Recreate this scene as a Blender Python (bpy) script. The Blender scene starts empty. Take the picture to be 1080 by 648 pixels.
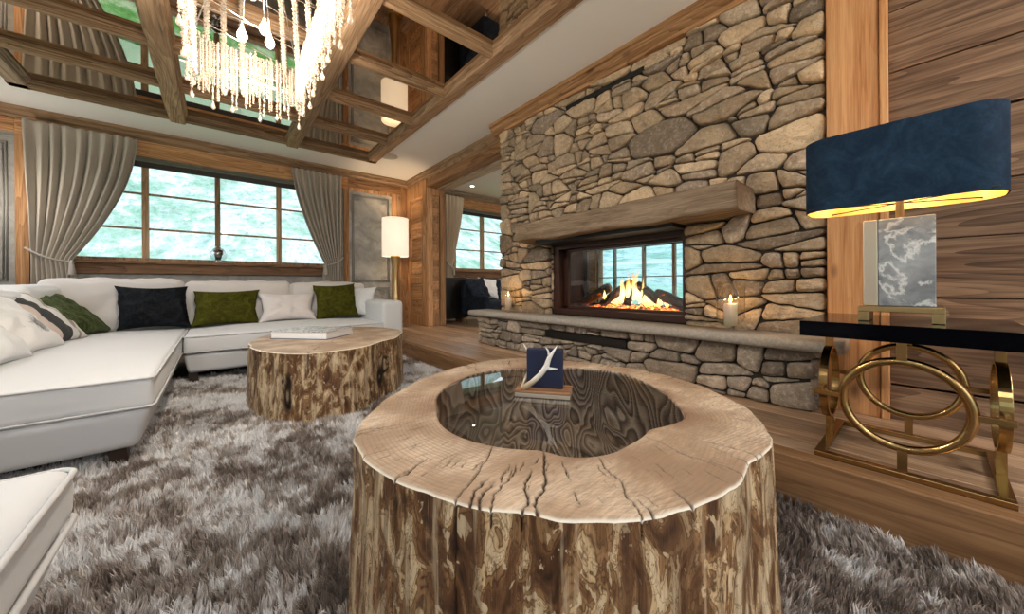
import bpy, bmesh, math, random
import numpy as np
from mathutils import Vector, Matrix, noise
R = math.radians
random.seed(7)
rng = np.random.default_rng(7)
scn = bpy.context.scene
col = scn.collection

# ------------------------------------------------------------------ materials
class NT:
    def __init__(s, name):
        s.m = bpy.data.materials.new(name); s.m.use_nodes = True
        s.t = s.m.node_tree; s.n = s.t.nodes; s.l = s.t.links
        s.b = s.n['Principled BSDF']; s.out = s.n['Material Output']
    def new(s, typ, **k):
        nd = s.n.new(typ)
        for a, v in k.items():
            if a.startswith('i_'):
                nd.inputs[a[2:].replace('_', ' ')].default_value = v
            else: setattr(nd, a, v)
        return nd
    def link(s, a, b): s.l.new(a, b)
    def set(s, **k):
        for a, v in k.items():
            key = a.replace('_', ' ')
            if isinstance(v, bpy.types.NodeSocket): s.link(v, s.b.inputs[key])
            else:
                if isinstance(v, tuple) and len(v) == 3: v = (*v, 1)
                s.b.inputs[key].default_value = v
    def math(s, op, a, b=None, c=None, clamp=False):
        nd = s.new('ShaderNodeMath', operation=op, use_clamp=clamp)
        for i, v in enumerate((a, b, c)):
            if v is None: continue
            if isinstance(v, (int, float)): nd.inputs[i].default_value = v
            else: s.link(v, nd.inputs[i])
        return nd.outputs[0]
    def ramp(s, f, stops, interp='LINEAR'):
        nd = s.new('ShaderNodeValToRGB'); cr = nd.color_ramp; cr.interpolation = interp
        while len(cr.elements) < len(stops): cr.elements.new(.5)
        for e, (p, c) in zip(cr.elements, stops):
            e.position = p; e.color = (*c, 1) if len(c) == 3 else c
        s.link(f, nd.inputs[0]); return nd.outputs[0]
    def mix(s, f, a, b, blend='MIX'):
        nd = s.new('ShaderNodeMix', data_type='RGBA', blend_type=blend)
        for i, v in ((0, f), (6, a), (7, b)):
            if isinstance(v, (int, float)): nd.inputs[i].default_value = v
            elif isinstance(v, tuple): nd.inputs[i].default_value = (*v, 1) if len(v) == 3 else v
            else: s.link(v, nd.inputs[i])
        return nd.outputs[2]
    def coord(s, scale=(1, 1, 1), rnd=0., kind='Object'):
        tc = s.new('ShaderNodeTexCoord'); o = tc.outputs[kind]
        if rnd:
            at = s.new('ShaderNodeAttribute', attribute_name='rnd')
            vm = s.new('ShaderNodeVectorMath', operation='MULTIPLY_ADD')
            s.link(at.outputs['Vector'], vm.inputs[0]); vm.inputs[1].default_value = (rnd,)*3
            s.link(o, vm.inputs[2]); o = vm.outputs[0]
        mp = s.new('ShaderNodeMapping'); mp.inputs['Scale'].default_value = scale
        s.link(o, mp.inputs['Vector']); return mp.outputs[0]
    def noise(s, vec, scale=5, detail=4, rough=.5, dist=0., out='Fac'):
        nd = s.new('ShaderNodeTexNoise'); s.link(vec, nd.inputs['Vector'])
        nd.inputs['Scale'].default_value = scale; nd.inputs['Detail'].default_value = detail
        nd.inputs['Roughness'].default_value = rough; nd.inputs['Distortion'].default_value = dist
        return nd.outputs[out]
    def voro(s, vec, scale=5, feature='F1', out='Distance', rand=1.):
        nd = s.new('ShaderNodeTexVoronoi', feature=feature); s.link(vec, nd.inputs['Vector'])
        nd.inputs['Scale'].default_value = scale; nd.inputs['Randomness'].default_value = rand
        return nd.outputs[out]
    def rnd(s, ch=0):
        at = s.new('ShaderNodeAttribute', attribute_name='rnd')
        sp = s.new('ShaderNodeSeparateColor'); s.link(at.outputs['Color'], sp.inputs[0]); return sp.outputs[ch]
    def attr(s, name, out='Fac'):
        return s.new('ShaderNodeAttribute', attribute_name=name).outputs[out]
    def bump(s, h, strength=.3, dist=.01):
        nd = s.new('ShaderNodeBump'); nd.inputs['Strength'].default_value = strength
        nd.inputs['Distance'].default_value = dist; s.link(h, nd.inputs['Height'])
        s.link(nd.outputs[0], s.b.inputs['Normal'])

def wood(name, dark, mid, light, axis=0, sc=1., rough=.62, rings=9., tone=.35, knots=.5, bump=.35, spec=.3, rw=.24):
    t = NT(name)
    def S(a, b): v = [b]*3; v[axis] = a; return tuple(v)
    c1 = t.coord(S(.42*sc, 4.2*sc), rnd=23.)
    n = t.noise(c1, 1.2, 3, .35, .2)
    rg = t.math('FRACT', t.math('MULTIPLY', n, rings*2.1))
    rg = t.math('MULTIPLY', t.math('POWER', rg, 2.2), t.ramp(t.noise(t.coord(S(.8*sc, 6*sc), rnd=5.), 1., 2), [(.3, (.25,)*3), (.65, (1, 1, 1))]))
    fib = t.noise(t.coord(S(4*sc, 130*sc), rnd=11.), 1., 3, .6)
    fib2 = t.noise(t.coord(S(1.2*sc, 22*sc), rnd=17.), 1., 3, .6)
    f = t.math('ADD', t.math('MULTIPLY', rg, rw), t.math('ADD', t.math('MULTIPLY', fib, .55), t.math('MULTIPLY', fib2, .60)))
    f = t.math('SUBTRACT', 1.20, f)
    c = t.ramp(f, [(.28, dark), (.52, mid), (.74, light)])
    # per board tone
    c = t.mix(1., c, t.ramp(t.rnd(1), [(0, (1-tone,)*3), (1, (1+tone*.6,)*3)]), 'MULTIPLY')
    if knots:
        k = t.voro(t.coord(S(2.2*sc, 5.5*sc), rnd=31.), 1.)
        km = t.ramp(k, [(.05, (1, 1, 1)), (.13, (0, 0, 0))])
        c = t.mix(t.math('MULTIPLY', km, knots), c, tuple(x*.35 for x in dark))
    t.set(Base_Color=c, Roughness=rough); t.b.inputs['Specular IOR Level'].default_value = spec
    t.bump(t.math('ADD', f, t.math('MULTIPLY', fib, .6)), bump, .004)
    return t.m

def simple(name, c, rough=.6, metal=0., spec=.5, **k):
    t = NT(name); t.set(Base_Color=c, Roughness=rough, Metallic=metal); t.b.inputs['Specular IOR Level'].default_value = spec
    for a, v in k.items(): t.set(**{a: v})
    return t.m

def fabric(name, c, c2=None, weave=900, sheen=.25, rough=.9, bump=.15, var=.12):
    t = NT(name); co = t.coord()
    n = t.noise(co, weave, 2, .6); n2 = t.noise(co, 5, 4, .6)
    c2 = c2 or tuple(x*(1-var) for x in c)
    cc = t.mix(t.math('MULTIPLY', t.math('ADD', n, n2), .5), tuple(min(1, x*(1+var*.4)) for x in c), c2)
    t.set(Base_Color=cc, Roughness=rough, Sheen_Weight=sheen); t.b.inputs['Specular IOR Level'].default_value = .2
    t.bump(t.math('ADD', n, t.math('MULTIPLY', t.noise(co, 40, 3), .6)), bump, .002)
    return t.m

def velvet(name, c, hi, sheen=.8):
    t = NT(name); co = t.coord((1, 1, 1))
    n = t.noise(co, 11, 5, .65, 1.2)
    n3 = t.noise(co, 60, 4, .7)
    f = t.math('ADD', t.math('MULTIPLY', n, .7), t.math('MULTIPLY', n3, .3))
    cc = t.ramp(f, [(.42, c), (.58, tuple(a*.5+b*.5 for a, b in zip(c, hi))), (.72, hi)])
    t.set(Base_Color=cc, Roughness=.75, Sheen_Weight=sheen, Sheen_Roughness=.35); t.b.inputs['Sheen Tint'].default_value = (*hi, 1); t.b.inputs['Specular IOR Level'].default_value = .12
    t.bump(f, .35, .004)
    return t.m

def glass(name, tint=(1, 1, 1), extra=0.):
    t = NT(name)
    tr = t.new('ShaderNodeBsdfTransparent'); tr.inputs[0].default_value = (*tint, 1)
    gl = t.new('ShaderNodeBsdfGlossy'); gl.inputs['Roughness'].default_value = .0
    fr = t.new('ShaderNodeFresnel'); fr.inputs['IOR'].default_value = 1.5
    mx = t.new('ShaderNodeMixShader')
    ge = t.new('ShaderNodeNewGeometry'); fr_ = t.math('MULTIPLY', t.math('ADD', fr.outputs[0], extra, clamp=True), t.math('SUBTRACT', 1., ge.outputs['Backfacing']))
    t.link(fr_, mx.inputs[0]); t.link(tr.outputs[0], mx.inputs[1]); t.link(gl.outputs[0], mx.inputs[2])
    t.link(mx.outputs[0], t.out.inputs[0]); return t.m

M = {}
WOODC = {'warm': ((.14, .062, .026), (.38, .19, .082), (.60, .34, .17)),
         'old': ((.11, .062, .034), (.34, .205, .115), (.56, .37, .225)),
         'grey': ((.15, .105, .075), (.38, .28, .195), (.58, .46, .34)),
         'dark': ((.07, .034, .018), (.20, .10, .052), (.34, .19, .10)),
         'floor': ((.15, .082, .046), (.36, .225, .135), (.56, .39, .265))}
for k, (a, b, c) in WOODC.items():
    for ax in range(3):
        M[k+'XYZ'[ax]] = wood('wood_'+k+'_'+'xyz'[ax], a, b, c, ax, spec=.25 if k != 'floor' else .45, rough=.6 if k != 'floor' else .42)
M['boardY'] = wood('wood_wall_boards', (.05, .028, .018), (.165, .095, .058), (.34, .215, .135), 1, sc=.8, rings=11, tone=.3)
M['postZ'] = wood('wood_post', (.24, .085, .028), (.54, .25, .10), (.72, .40, .19), 2, rings=6, tone=.1, knots=.8, rw=.13)
M['mantel'] = wood('wood_mantel', (.07, .045, .03), (.225, .15, .095), (.40, .29, .195), 1, rings=9, bump=.9, rw=.10, sc=1.4)
M['stepY'] = wood('wood_step', (.10, .046, .018), (.205, .105, .046), (.33, .185, .09), 1, sc=.8, rings=8)
M['white'] = simple('white_plaster', (.93, .925, .92), .8)
def plaster():
    t = NT('grey_plaster'); n = t.noise(t.coord(), 4, 6, .65, .8)
    t.set(Base_Color=t.ramp(n, [(.35, (.25, .24, .225)), (.62, (.43, .42, .395))]), Roughness=.75); t.bump(n, .15, .01); return t.m
M['plaster'] = plaster()
M['molding'] = simple('grey_molding', (.30, .29, .27), .6)
M['sofa'] = fabric('sofa_fabric', (.69, .70, .725), var=.06, sheen=.15)
M['sofaback'] = fabric('sofa_back_fabric', (.70, .66, .645), var=.06, sheen=.2)
M['piping'] = fabric('piping_fabric', (.60, .60, .61), var=.06)
M['pillowpink'] = fabric('pillow_pale_fabric', (.74, .69, .68), var=.08)
M['pillowwhite'] = fabric('pillow_white_fabric', (.76, .77, .79), var=.05)
M['green'] = velvet('green_velvet', (.034, .034, .002), (.11, .108, .010), .08)
M['green2'] = velvet('dark_green_velvet', (.022, .032, .003), (.17, .22, .10), .35)  # pale second tone puts sheen highlights into the velvet colour
M['navyv'] = velvet('black_blue_velvet', (.002, .0025, .004), (.020, .025, .033), .02)
M['navy'] = velvet('blue_shade_velvet', (.008, .021, .045), (.022, .052, .095), .06)
M['armchair'] = velvet('dark_armchair_velvet', (.008, .011, .02), (.03, .045, .07), .3)
M['curtain'] = fabric('curtain_linen', (.52, .465, .40), weave=260, var=.22, bump=.25)
M['curtain2'] = fabric('curtain_linen_warm', (.80, .68, .54), weave=260, var=.15)
M['cord'] = fabric('cord_fabric', (.52, .47, .43), var=.1)
M['blackglass'] = simple('black_glass', (.0012, .0014, .003), .08, spec=.06)
M['gold'] = simple('polished_bronze_gold', (.44, .285, .12), .2, 1.)
M['champagne'] = simple('brushed_champagne_metal', (.62, .54, .44), .45, 1.)
M['brass'] = simple('antique_brass', (.56, .39, .19), .3, 1.)
M['goldin'] = simple('gold_shade_lining', (.92, .62, .20), .45, .25)
M['blackmetal'] = simple('black_metal', (.012, .010, .009), .45, .3)
M['darkmetal'] = simple('dark_brown_metal', (.055, .022, .015), .35, .3)
M['chrome'] = simple('chrome', (.85, .86, .88), .08, 1.)
M['darkleg'] = simple('dark_wood_leg', (.035, .018, .012), .4)
M['rubber'] = simple('speaker_grille', (.52, .50, .48), .8)
M['glass'] = glass('clear_glass')
M['gglass'] = glass('globe_glass', (.95, .97, 1), .28)
M['hglass'] = glass('hurricane_glass', (.97, .96, .94), .07)
M['fireglass'] = glass('fireplace_glass', (.80, .92, .95), .05)
M['tableglass'] = glass('table_glass', (.80, .82, .82), .07)
M['mirror'] = simple('bronze_mirror', (.62, .52, .42), .015, 1.)
M['candle'] = simple('candle_wax', (.9, .84, .68), .5, Subsurface_Weight=.4)
M['candle'].node_tree.nodes['Principled BSDF'].inputs['Emission Color'].default_value = (1, .72, .36, 1)
M['paper'] = simple('book_paper', (.86, .87, .88), .6)
M['navyleather'] = simple('navy_leather', (.006, .012, .045), .45)
M['roller'] = simple('roller_blind_case', (.035, .028, .026), .5)
M['ash'] = simple('dark_stone_mortar', (.045, .036, .03), .95)
M['eave'] = simple('eave_board', (.35, .42, .38), .7)
M['fascia'] = simple('fascia_board', (.85, .72, .58), .7)

def emis(name, c, s):
    t = NT(name); t.set(Base_Color=c, Emission_Color=c, Emission_Strength=s); return t.m
M['bulb'] = emis('bulb_glow', (1, .80, .52), 30.)
M['spot'] = emis('spot_glow', (1, .93, .8), 12.)
def shade_mat():
    t = NT('white_lampshade'); t.set(Base_Color=(.92, .88, .80), Roughness=.8, Emission_Color=(1, .82, .60))
    t.b.inputs['Emission Strength'].default_value = .62
    return t.m
M['shade'] = shade_mat()

def stone(name, cols, hue=1.):
    t = NT(name); co = t.coord(rnd=40.)
    n1 = t.noise(co, 7, 8, .68, .6); n2 = t.noise(co, 38, 6, .7); n3 = t.noise(co, 2.2, 3, .5)
    base = t.ramp(t.rnd(0), [(i/(len(cols)-1), c) for i, c in enumerate(cols)])
    c = t.mix(t.math('MULTIPLY', t.ramp(n1, [(.42, (0, 0, 0)), (.72, (1, 1, 1))]), .75), base, (.19, .145, .11))
    c = t.mix(t.math('MULTIPLY', t.ramp(n2, [(.50, (0, 0, 0)), (.66, (1, 1, 1))]), .5), c, (.76, .66, .54))
    c = t.mix(t.math('MULTIPLY', t.ramp(t.noise(co, 90, 4, .7), [(.54, (0, 0, 0)), (.66, (1, 1, 1))]), .5), c, (.14, .105, .08))
    c = t.mix(1., c, t.ramp(t.rnd(2), [(0, (.60,)*3), (1, (1.2,)*3)]), 'MULTIPLY')
    t.set(Base_Color=c, Roughness=.88); t.b.inputs['Specular IOR Level'].default_value = .2
    str_ = t.noise(t.coord((3, 3, 16), rnd=40.), 3., 5, .65)
    t.bump(t.math('ADD', t.math('ADD', n1, t.math('MULTIPLY', n2, .5)), t.math('MULTIPLY', str_, .6)), .85, .012)
    return t.m
M['stone'] = stone('rubble_stone', [(.42, .295, .195), (.62, .445, .285), (.33, .25, .19), (.72, .51, .31), (.44, .34, .25), (.78, .57, .36)])
M['plinthstone'] = stone('plinth_stone', [(.34, .27, .215), (.45, .37, .295), (.29, .24, .20), (.52, .41, .31), (.39, .325, .265)])
def slabmat():
    t = NT('hearth_slab_stone'); co = t.coord()
    n = t.noise(co, 60, 6, .7); n2 = t.noise(co, 3, 3)
    c = t.ramp(n, [(.3, (.26, .235, .215)), (.55, (.40, .37, .34)), (.75, (.56, .53, .49))])
    c = t.mix(t.math('MULTIPLY', n2, .5), c, (.40, .33, .26))
    t.set(Base_Color=c, Roughness=.75); t.bump(n, .6, .006); return t.m
M['slab'] = slabmat()
def marble():
    t = NT('grey_marble'); co = t.coord()
    n = t.noise(co, 9, 6, .62, .5)
    v = t.math('ABSOLUTE', t.math('SUBTRACT', t.noise(co, 6, 6, .62, .35), .5))
    vv = t.ramp(v, [(.0, (1, 1, 1)), (.035, (0, 0, 0))])
    c = t.ramp(n, [(.3, (.15, .16, .18)), (.5, (.29, .305, .33)), (.7, (.44, .46, .49))])
    c = t.mix(t.math('MULTIPLY', vv, .7), c, (.88, .89, .9))
    t.set(Base_Color=c, Roughness=.15); return t.m
M['marble'] = marble()
def stump_side():
    t = NT('debarked_trunk'); 
    c1 = t.coord((1, 1, .42)); c2 = t.coord((1, 1, .5))
    n = t.noise(c1, 19., 3.2, .58, .9)
    n = t.math('ADD', t.math('MULTIPLY', n, .72), t.math('MULTIPLY', t.noise(t.coord((1, 1, .3)), 5.5, 2, .5, .4), .28))
    c = t.ramp(n, [(.33, (.025, .012, .007)), (.40, (.10, .045, .02)), (.442, (.19, .095, .04)), (.450, (.07, .03, .014)), (.462, (.24, .13, .058)),
                   (.492, (.30, .17, .08)), (.508, (.10, .05, .022)), (.516, (.48, .33, .18)), (.535, (.58, .42, .24)), (.541, (.20, .11, .05)), (.55, (.60, .45, .28)), (.64, (.70, .56, .37))])
    m2 = t.noise(t.coord((1, 1, .5), ), 42., 3, .6, .7)
    c = t.mix(t.ramp(m2, [(.44, (0, 0, 0)), (.455, (.0,)*3), (.46, (.9,)*3), (.485, (.15,)*3), (.50, (0, 0, 0))]), c, (.09, .04, .018))
    c = t.mix(t.ramp(m2, [(.60, (0, 0, 0)), (.63, (.75,)*3)]), c, (.66, .52, .34))
    st = t.noise(t.coord((26, 26, .9)), 1.4, 5, .65, .3)
    c = t.mix(t.math('MULTIPLY', t.ramp(st, [(.48, (0, 0, 0)), (.60, (1, 1, 1))]), .5), c, (.07, .034, .018))
    st2 = t.noise(t.coord((34, 34, 1.6)), 1.1, 4, .6, .2)
    c = t.mix(t.math('MULTIPLY', t.ramp(st2, [(.58, (0, 0, 0)), (.68, (1, 1, 1))]), .55), c, (.60, .47, .31))
    k = t.voro(c2, 6.5); c = t.mix(t.ramp(k, [(.05, (1, 1, 1)), (.075, (0, 0, 0))]), c, (.03, .016, .01))
    cr = t.attr('crk'); c = t.mix(cr, c, (.012, .007, .004))
    t.set(Base_Color=c, Roughness=.48); t.b.inputs['Specular IOR Level'].default_value = .35
    t.bump(t.math('ADD', n, t.math('MULTIPLY', st, .8)), .7, .012); return t.m
M['stumpside'] = stump_side()
def stump_top(name, a, b, c3):
    t = NT(name)
    at = t.new('ShaderNodeAttribute', attribute_name='rt'); sp = t.new('ShaderNodeSeparateColor'); t.link(at.outputs['Color'], sp.inputs[0])
    rad, th, tt = sp.outputs[0], sp.outputs[1], sp.outputs[2]
    co = t.coord()
    wob = t.noise(co, 3.5, 3, .5)
    rr = t.math('ADD', rad, t.math('MULTIPLY', wob, .07))
    fr = t.math('FRACT', t.math('MULTIPLY', rr, 95.))
    line = t.ramp(fr, [(0, (0, 0, 0)), (.5, (.15,)*3), (.86, (1, 1, 1)), (1, (0, 0, 0))])
    saw = t.noise(t.coord((18, 90, 5)), 1., 4, .6)
    n = t.noise(co, 4.5, 4, .55)
    c = t.ramp(n, [(.38, a), (.5, b), (.62, c3)])
    lm = t.ramp(t.noise(co, 2.6, 2), [(.40, (.05,)*3), (.62, (.5,)*3)])
    c = t.mix(t.math('MULTIPLY', line, lm), c, tuple(x*.42 for x in a))
    saw2 = t.noise(t.coord((40, 260, 5)), 1., 3, .65)
    c = t.mix(t.ramp(saw2, [(.42, (0, 0, 0)), (.72, (.6,)*3)]), c, tuple(x*.45 for x in b))
    c = t.mix(t.ramp(saw, [(.40, (0, 0, 0)), (.70, (.5,)*3)]), c, tuple(x*.5 for x in b))
    # dark heart ring near the hollow
    hk = t.math('MULTIPLY', t.ramp(tt, [(.0, (1, 1, 1)), (.22, (.25,)*3), (.34, (0, 0, 0))]), t.ramp(t.noise(co, 6, 4, .6, .5), [(.45, (0, 0, 0)), (.62, (1, 1, 1))]))
    c = t.mix(t.math('MULTIPLY', hk, .7), c, (.17, .085, .05))
    c = t.mix(t.ramp(tt, [(.982, (0, 0, 0)), (.995, (1, 1, 1))]), c, (.80, .74, .64))
    cr = t.attr('crk'); c = t.mix(cr, c, (.035, .017, .008))
    t.set(Base_Color=c, Roughness=.5)
    t.bump(t.math('ADD', line, t.math('MULTIPLY', saw, 1.3)), .22, .003); return t.m
M['stumptop'] = stump_top('sawn_trunk_top', (.33, .215, .14), (.50, .36, .25), (.68, .54, .41))
M['bowl'] = None
def bowlmat():
    t = NT('hollow_dark_wood')
    co = t.coord((1, 1, 1)); co.node.inputs['Rotation'].default_value = (0, 0, R(42)); sm = t.new('ShaderNodeVectorMath', operation='MULTIPLY'); t.link(co, sm.inputs[0]); sm.inputs[1].default_value = (3.4, .75, 1)
    n = t.noise(sm.outputs[0], 2.0, 2, .5, .1)
    fr = t.math('FRACT', t.math('MULTIPLY', n, 26.))
    c = t.ramp(fr, [(0, (.07, .04, .03)), (.35, (.26, .17, .125)), (.75, (.56, .43, .34)), (.93, (.09, .05, .035)), (1, (.07, .04, .03))])
    t.set(Base_Color=c, Roughness=.4); return t.m
M['bowl'] = bowlmat()
def rugmat():
    t = NT('shag_pile'); c = t.attr('col', 'Color'); t.set(Base_Color=c, Roughness=.75, Sheen_Weight=.15); t.b.inputs['Specular IOR Level'].default_value = .25
    return t.m
M['rug'] = rugmat()
M['rugbase'] = simple('rug_backing', (.12, .10, .09), .9)
def stripes():
    t = NT('striped_pillow'); co = t.new('ShaderNodeTexCoord').outputs['Object']
    sp = t.new('ShaderNodeSeparateXYZ'); t.link(co, sp.inputs[0])
    x = t.math('MULTIPLY_ADD', sp.outputs[0], 1/.56, .5)
    c = t.ramp(x, [(0, (.66, .56, .51)), (.34, (.66, .56, .51)), (.36, (.045, .045, .045)), (.60, (.045, .045, .045)), (.62, (.80, .79, .77)), (.80, (.42, .34, .31)), (.86, (.80, .79, .77))], 'CONSTANT')
    t.set(Base_Color=c, Roughness=.9); return t.m
M['stripes'] = stripes()
def hide():
    t = NT('white_fur_with_dark_spot'); co = t.coord()
    n = t.noise(co, 9, 6, .7, 1.); 
    sp = t.new('ShaderNodeSeparateXYZ'); t.link(co, sp.inputs[0])
    d = t.math('ADD', t.math('ABSOLUTE', t.math('SUBTRACT', sp.outputs[0], .10)), t.math('MULTIPLY', t.math('ABSOLUTE', t.math('SUBTRACT', sp.outputs[2], .16)), 1.5))
    f = t.math('ADD', t.math('MULTIPLY', n, .8), t.math('MULTIPLY', d, 1.6))
    c = t.ramp(f, [(.44, (.09, .095, .105)), (.60, (.80, .79, .79))])
    t.set(Base_Color=c, Roughness=.85, Sheen_Weight=.3); t.bump(t.noise(t.coord((60, 60, 12)), 2, 4), .5, .004); return t.m
M['hide'] = hide()
def grass():
    t = NT('alpine_hillside'); co = t.coord((1, .42, .9))
    n = t.noise(co, .42, 9, .78, .2); n2 = t.noise(co, 1.1, 8, .8, .1)
    c = t.ramp(n, [(.34, (.07, .17, .12)), (.44, (.19, .33, .26)), (.50, (.27, .40, .36)), (.55, (.48, .52, .52)), (.60, (.27, .40, .38)), (.68, (.14, .24, .24))])
    c = t.mix(t.math('MULTIPLY', t.ramp(n2, [(.5, (0, 0, 0)), (.66, (1, 1, 1))]), .7), c, (.42, .46, .49))
    c = t.mix(t.math('MULTIPLY', t.ramp(t.noise(co, 3.4, 6, .7), [(.55, (0, 0, 0)), (.68, (1, 1, 1))]), .6), c, (.08, .15, .20))  # dark blue patches paint shadows into the hillside colour
    sp = t.new('ShaderNodeSeparateXYZ'); t.link(t.coord(), sp.inputs[0])
    zz = t.math('ADD', sp.outputs[2], t.math('MULTIPLY', t.noise(co, .25, 3), 2.2))
    c = t.mix(t.ramp(t.math('MULTIPLY', zz, .2), [(.22, (.75,)*3), (.42, (0, 0, 0))]), c, (.27, .43, .33))
    pth = t.math('ABSOLUTE', t.math('SUBTRACT', t.math('ADD', sp.outputs[2], t.math('MULTIPLY', sp.outputs[0], -.06)), 1.0))
    c = t.mix(t.ramp(pth, [(.06, (.9,)*3), (.12, (0, 0, 0))]), c, (.52, .53, .50))
    t.set(Base_Color=c, Roughness=.95); t.b.inputs['Specular IOR Level'].default_value = 0.; return t.m
M['grass'] = grass()
M['meadow'] = simple('meadow', (.11, .25, .10), .95, spec=0.)
def meadow():
    t = NT('meadow_grass'); co = t.coord(); n = t.noise(co, 1.6, 8, .75)
    t.set(Base_Color=t.ramp(n, [(.36, (.04, .16, .04)), (.5, (.12, .30, .11)), (.6, (.34, .46, .36))]), Roughness=.95); t.b.inputs['Specular IOR Level'].default_value = 0.; return t.m
M['meadow'] = meadow()
def flame():
    t = NT('flame'); sp = t.new('ShaderNodeSeparateXYZ'); t.link(t.new('ShaderNodeTexCoord').outputs['Generated'], sp.inputs[0])
    z = sp.outputs[2]; n = t.noise(t.coord((22, 22, 9)), 1., 4, .6, 1.)
    zz = t.math('ADD', z, t.math('MULTIPLY', t.math('SUBTRACT', n, .5), .5))
    c = t.ramp(zz, [(0, (1, .30, .03)), (.35, (1, .62, .20)), (.7, (1, .36, .06)), (1, (1, .12, .01))])
    em = t.new('ShaderNodeEmission'); t.link(c, em.inputs[0]); t.link(t.math('MULTIPLY_ADD', t.math('SUBTRACT', 1., zz, clamp=True), 6.5, .8), em.inputs[1])
    tr = t.new('ShaderNodeBsdfTransparent'); mx = t.new('ShaderNodeMixShader')
    lw = t.new('ShaderNodeLayerWeight'); lw.inputs[0].default_value = .22
    a = t.math('MULTIPLY', t.math('SUBTRACT', 1., lw.outputs['Facing'], clamp=True), t.math('SUBTRACT', 1.05, zz, clamp=True))
    t.link(t.math('MULTIPLY', t.math('POWER', a, 1.5), .75, clamp=True), mx.inputs[0]); t.link(tr.outputs[0], mx.inputs[1]); t.link(em.outputs[0], mx.inputs[2])
    t.link(mx.outputs[0], t.out.inputs[0]); return t.m
M['flame'] = flame()
def ember():
    t = NT('embers'); n = t.noise(t.coord((1, 1, 1)), 30, 5, .7)
    t.set(Base_Color=(.02, .015, .012), Roughness=.9, Emission_Color=t.ramp(n, [(.46, (0, 0, 0)), (.54, (1, .10, .01)), (.68, (1, .5, .1))]), Emission_Strength=5.); t.bump(n, 1, .02); return t.m
M['ember'] = ember()
def charlog():
    t = NT('burning_log'); n = t.noise(t.coord((1, 1, 1)), 14, 6, .65)
    t.set(Base_Color=t.ramp(n, [(.3, (.01, .006, .005)), (.7, (.09, .035, .02))]), Roughness=.9, Emission_Color=t.ramp(n, [(.60, (0, 0, 0)), (.72, (1, .12, .01))]), Emission_Strength=2.)
    t.bump(n, 1., .02); return t.m
M['log'] = charlog()
def crystal():
    t = NT('frosted_crystal_bead')
    df = t.new('ShaderNodeBsdfTranslucent'); df.inputs[0].default_value = (.62, .50, .39, 1)
    d2 = t.new('ShaderNodeBsdfDiffuse'); d2.inputs[0].default_value = (.68, .58, .48, 1)
    gl = t.new('ShaderNodeBsdfGlossy'); gl.inputs['Roughness'].default_value = .12
    m1 = t.new('ShaderNodeMixShader'); m1.inputs[0].default_value = .5; t.link(df.outputs[0], m1.inputs[1]); t.link(d2.outputs[0], m1.inputs[2])
    m2 = t.new('ShaderNodeMixShader'); m2.inputs[0].default_value = .22; t.link(m1.outputs[0], m2.inputs[1]); t.link(gl.outputs[0], m2.inputs[2])
    tr = t.new('ShaderNodeBsdfTransparent'); m3 = t.new('ShaderNodeMixShader'); m3.inputs[0].default_value = .25; t.link(m2.outputs[0], m3.inputs[1]); t.link(tr.outputs[0], m3.inputs[2])
    t.link(m3.outputs[0], t.out.inputs[0]); return t.m
M['crystal'] = crystal()
M['antler'] = None
def antlermat():
    t = NT('shed_antler'); co = t.coord(); sp = t.new('ShaderNodeSeparateXYZ'); t.link(co, sp.inputs[0])
    f = t.math('ADD', t.math('MULTIPLY', sp.outputs[2], 6.), t.math('MULTIPLY', t.noise(co, 30, 3), .3))
    t.set(Base_Color=t.ramp(f, [(.1, (.16, .085, .045)), (.35, (.50, .38, .24)), (.7, (.84, .82, .78))]), Roughness=.4); return t.m
M['antler'] = antlermat()
def cover():
    t = NT('book_cover'); w = t.noise(t.coord((3, 9, 1)), 2.4, 3, .5, 1.)
    f = t.math('FRACT', t.math('MULTIPLY', w, 7.))
    t.set(Base_Color=t.ramp(f, [(0, (.05, .05, .06)), (.35, (.22, .23, .24)), (.45, (.62, .63, .64)), (1, (.75, .76, .77))]), Roughness=.35); return t.m
M['cover'] = cover()

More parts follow.
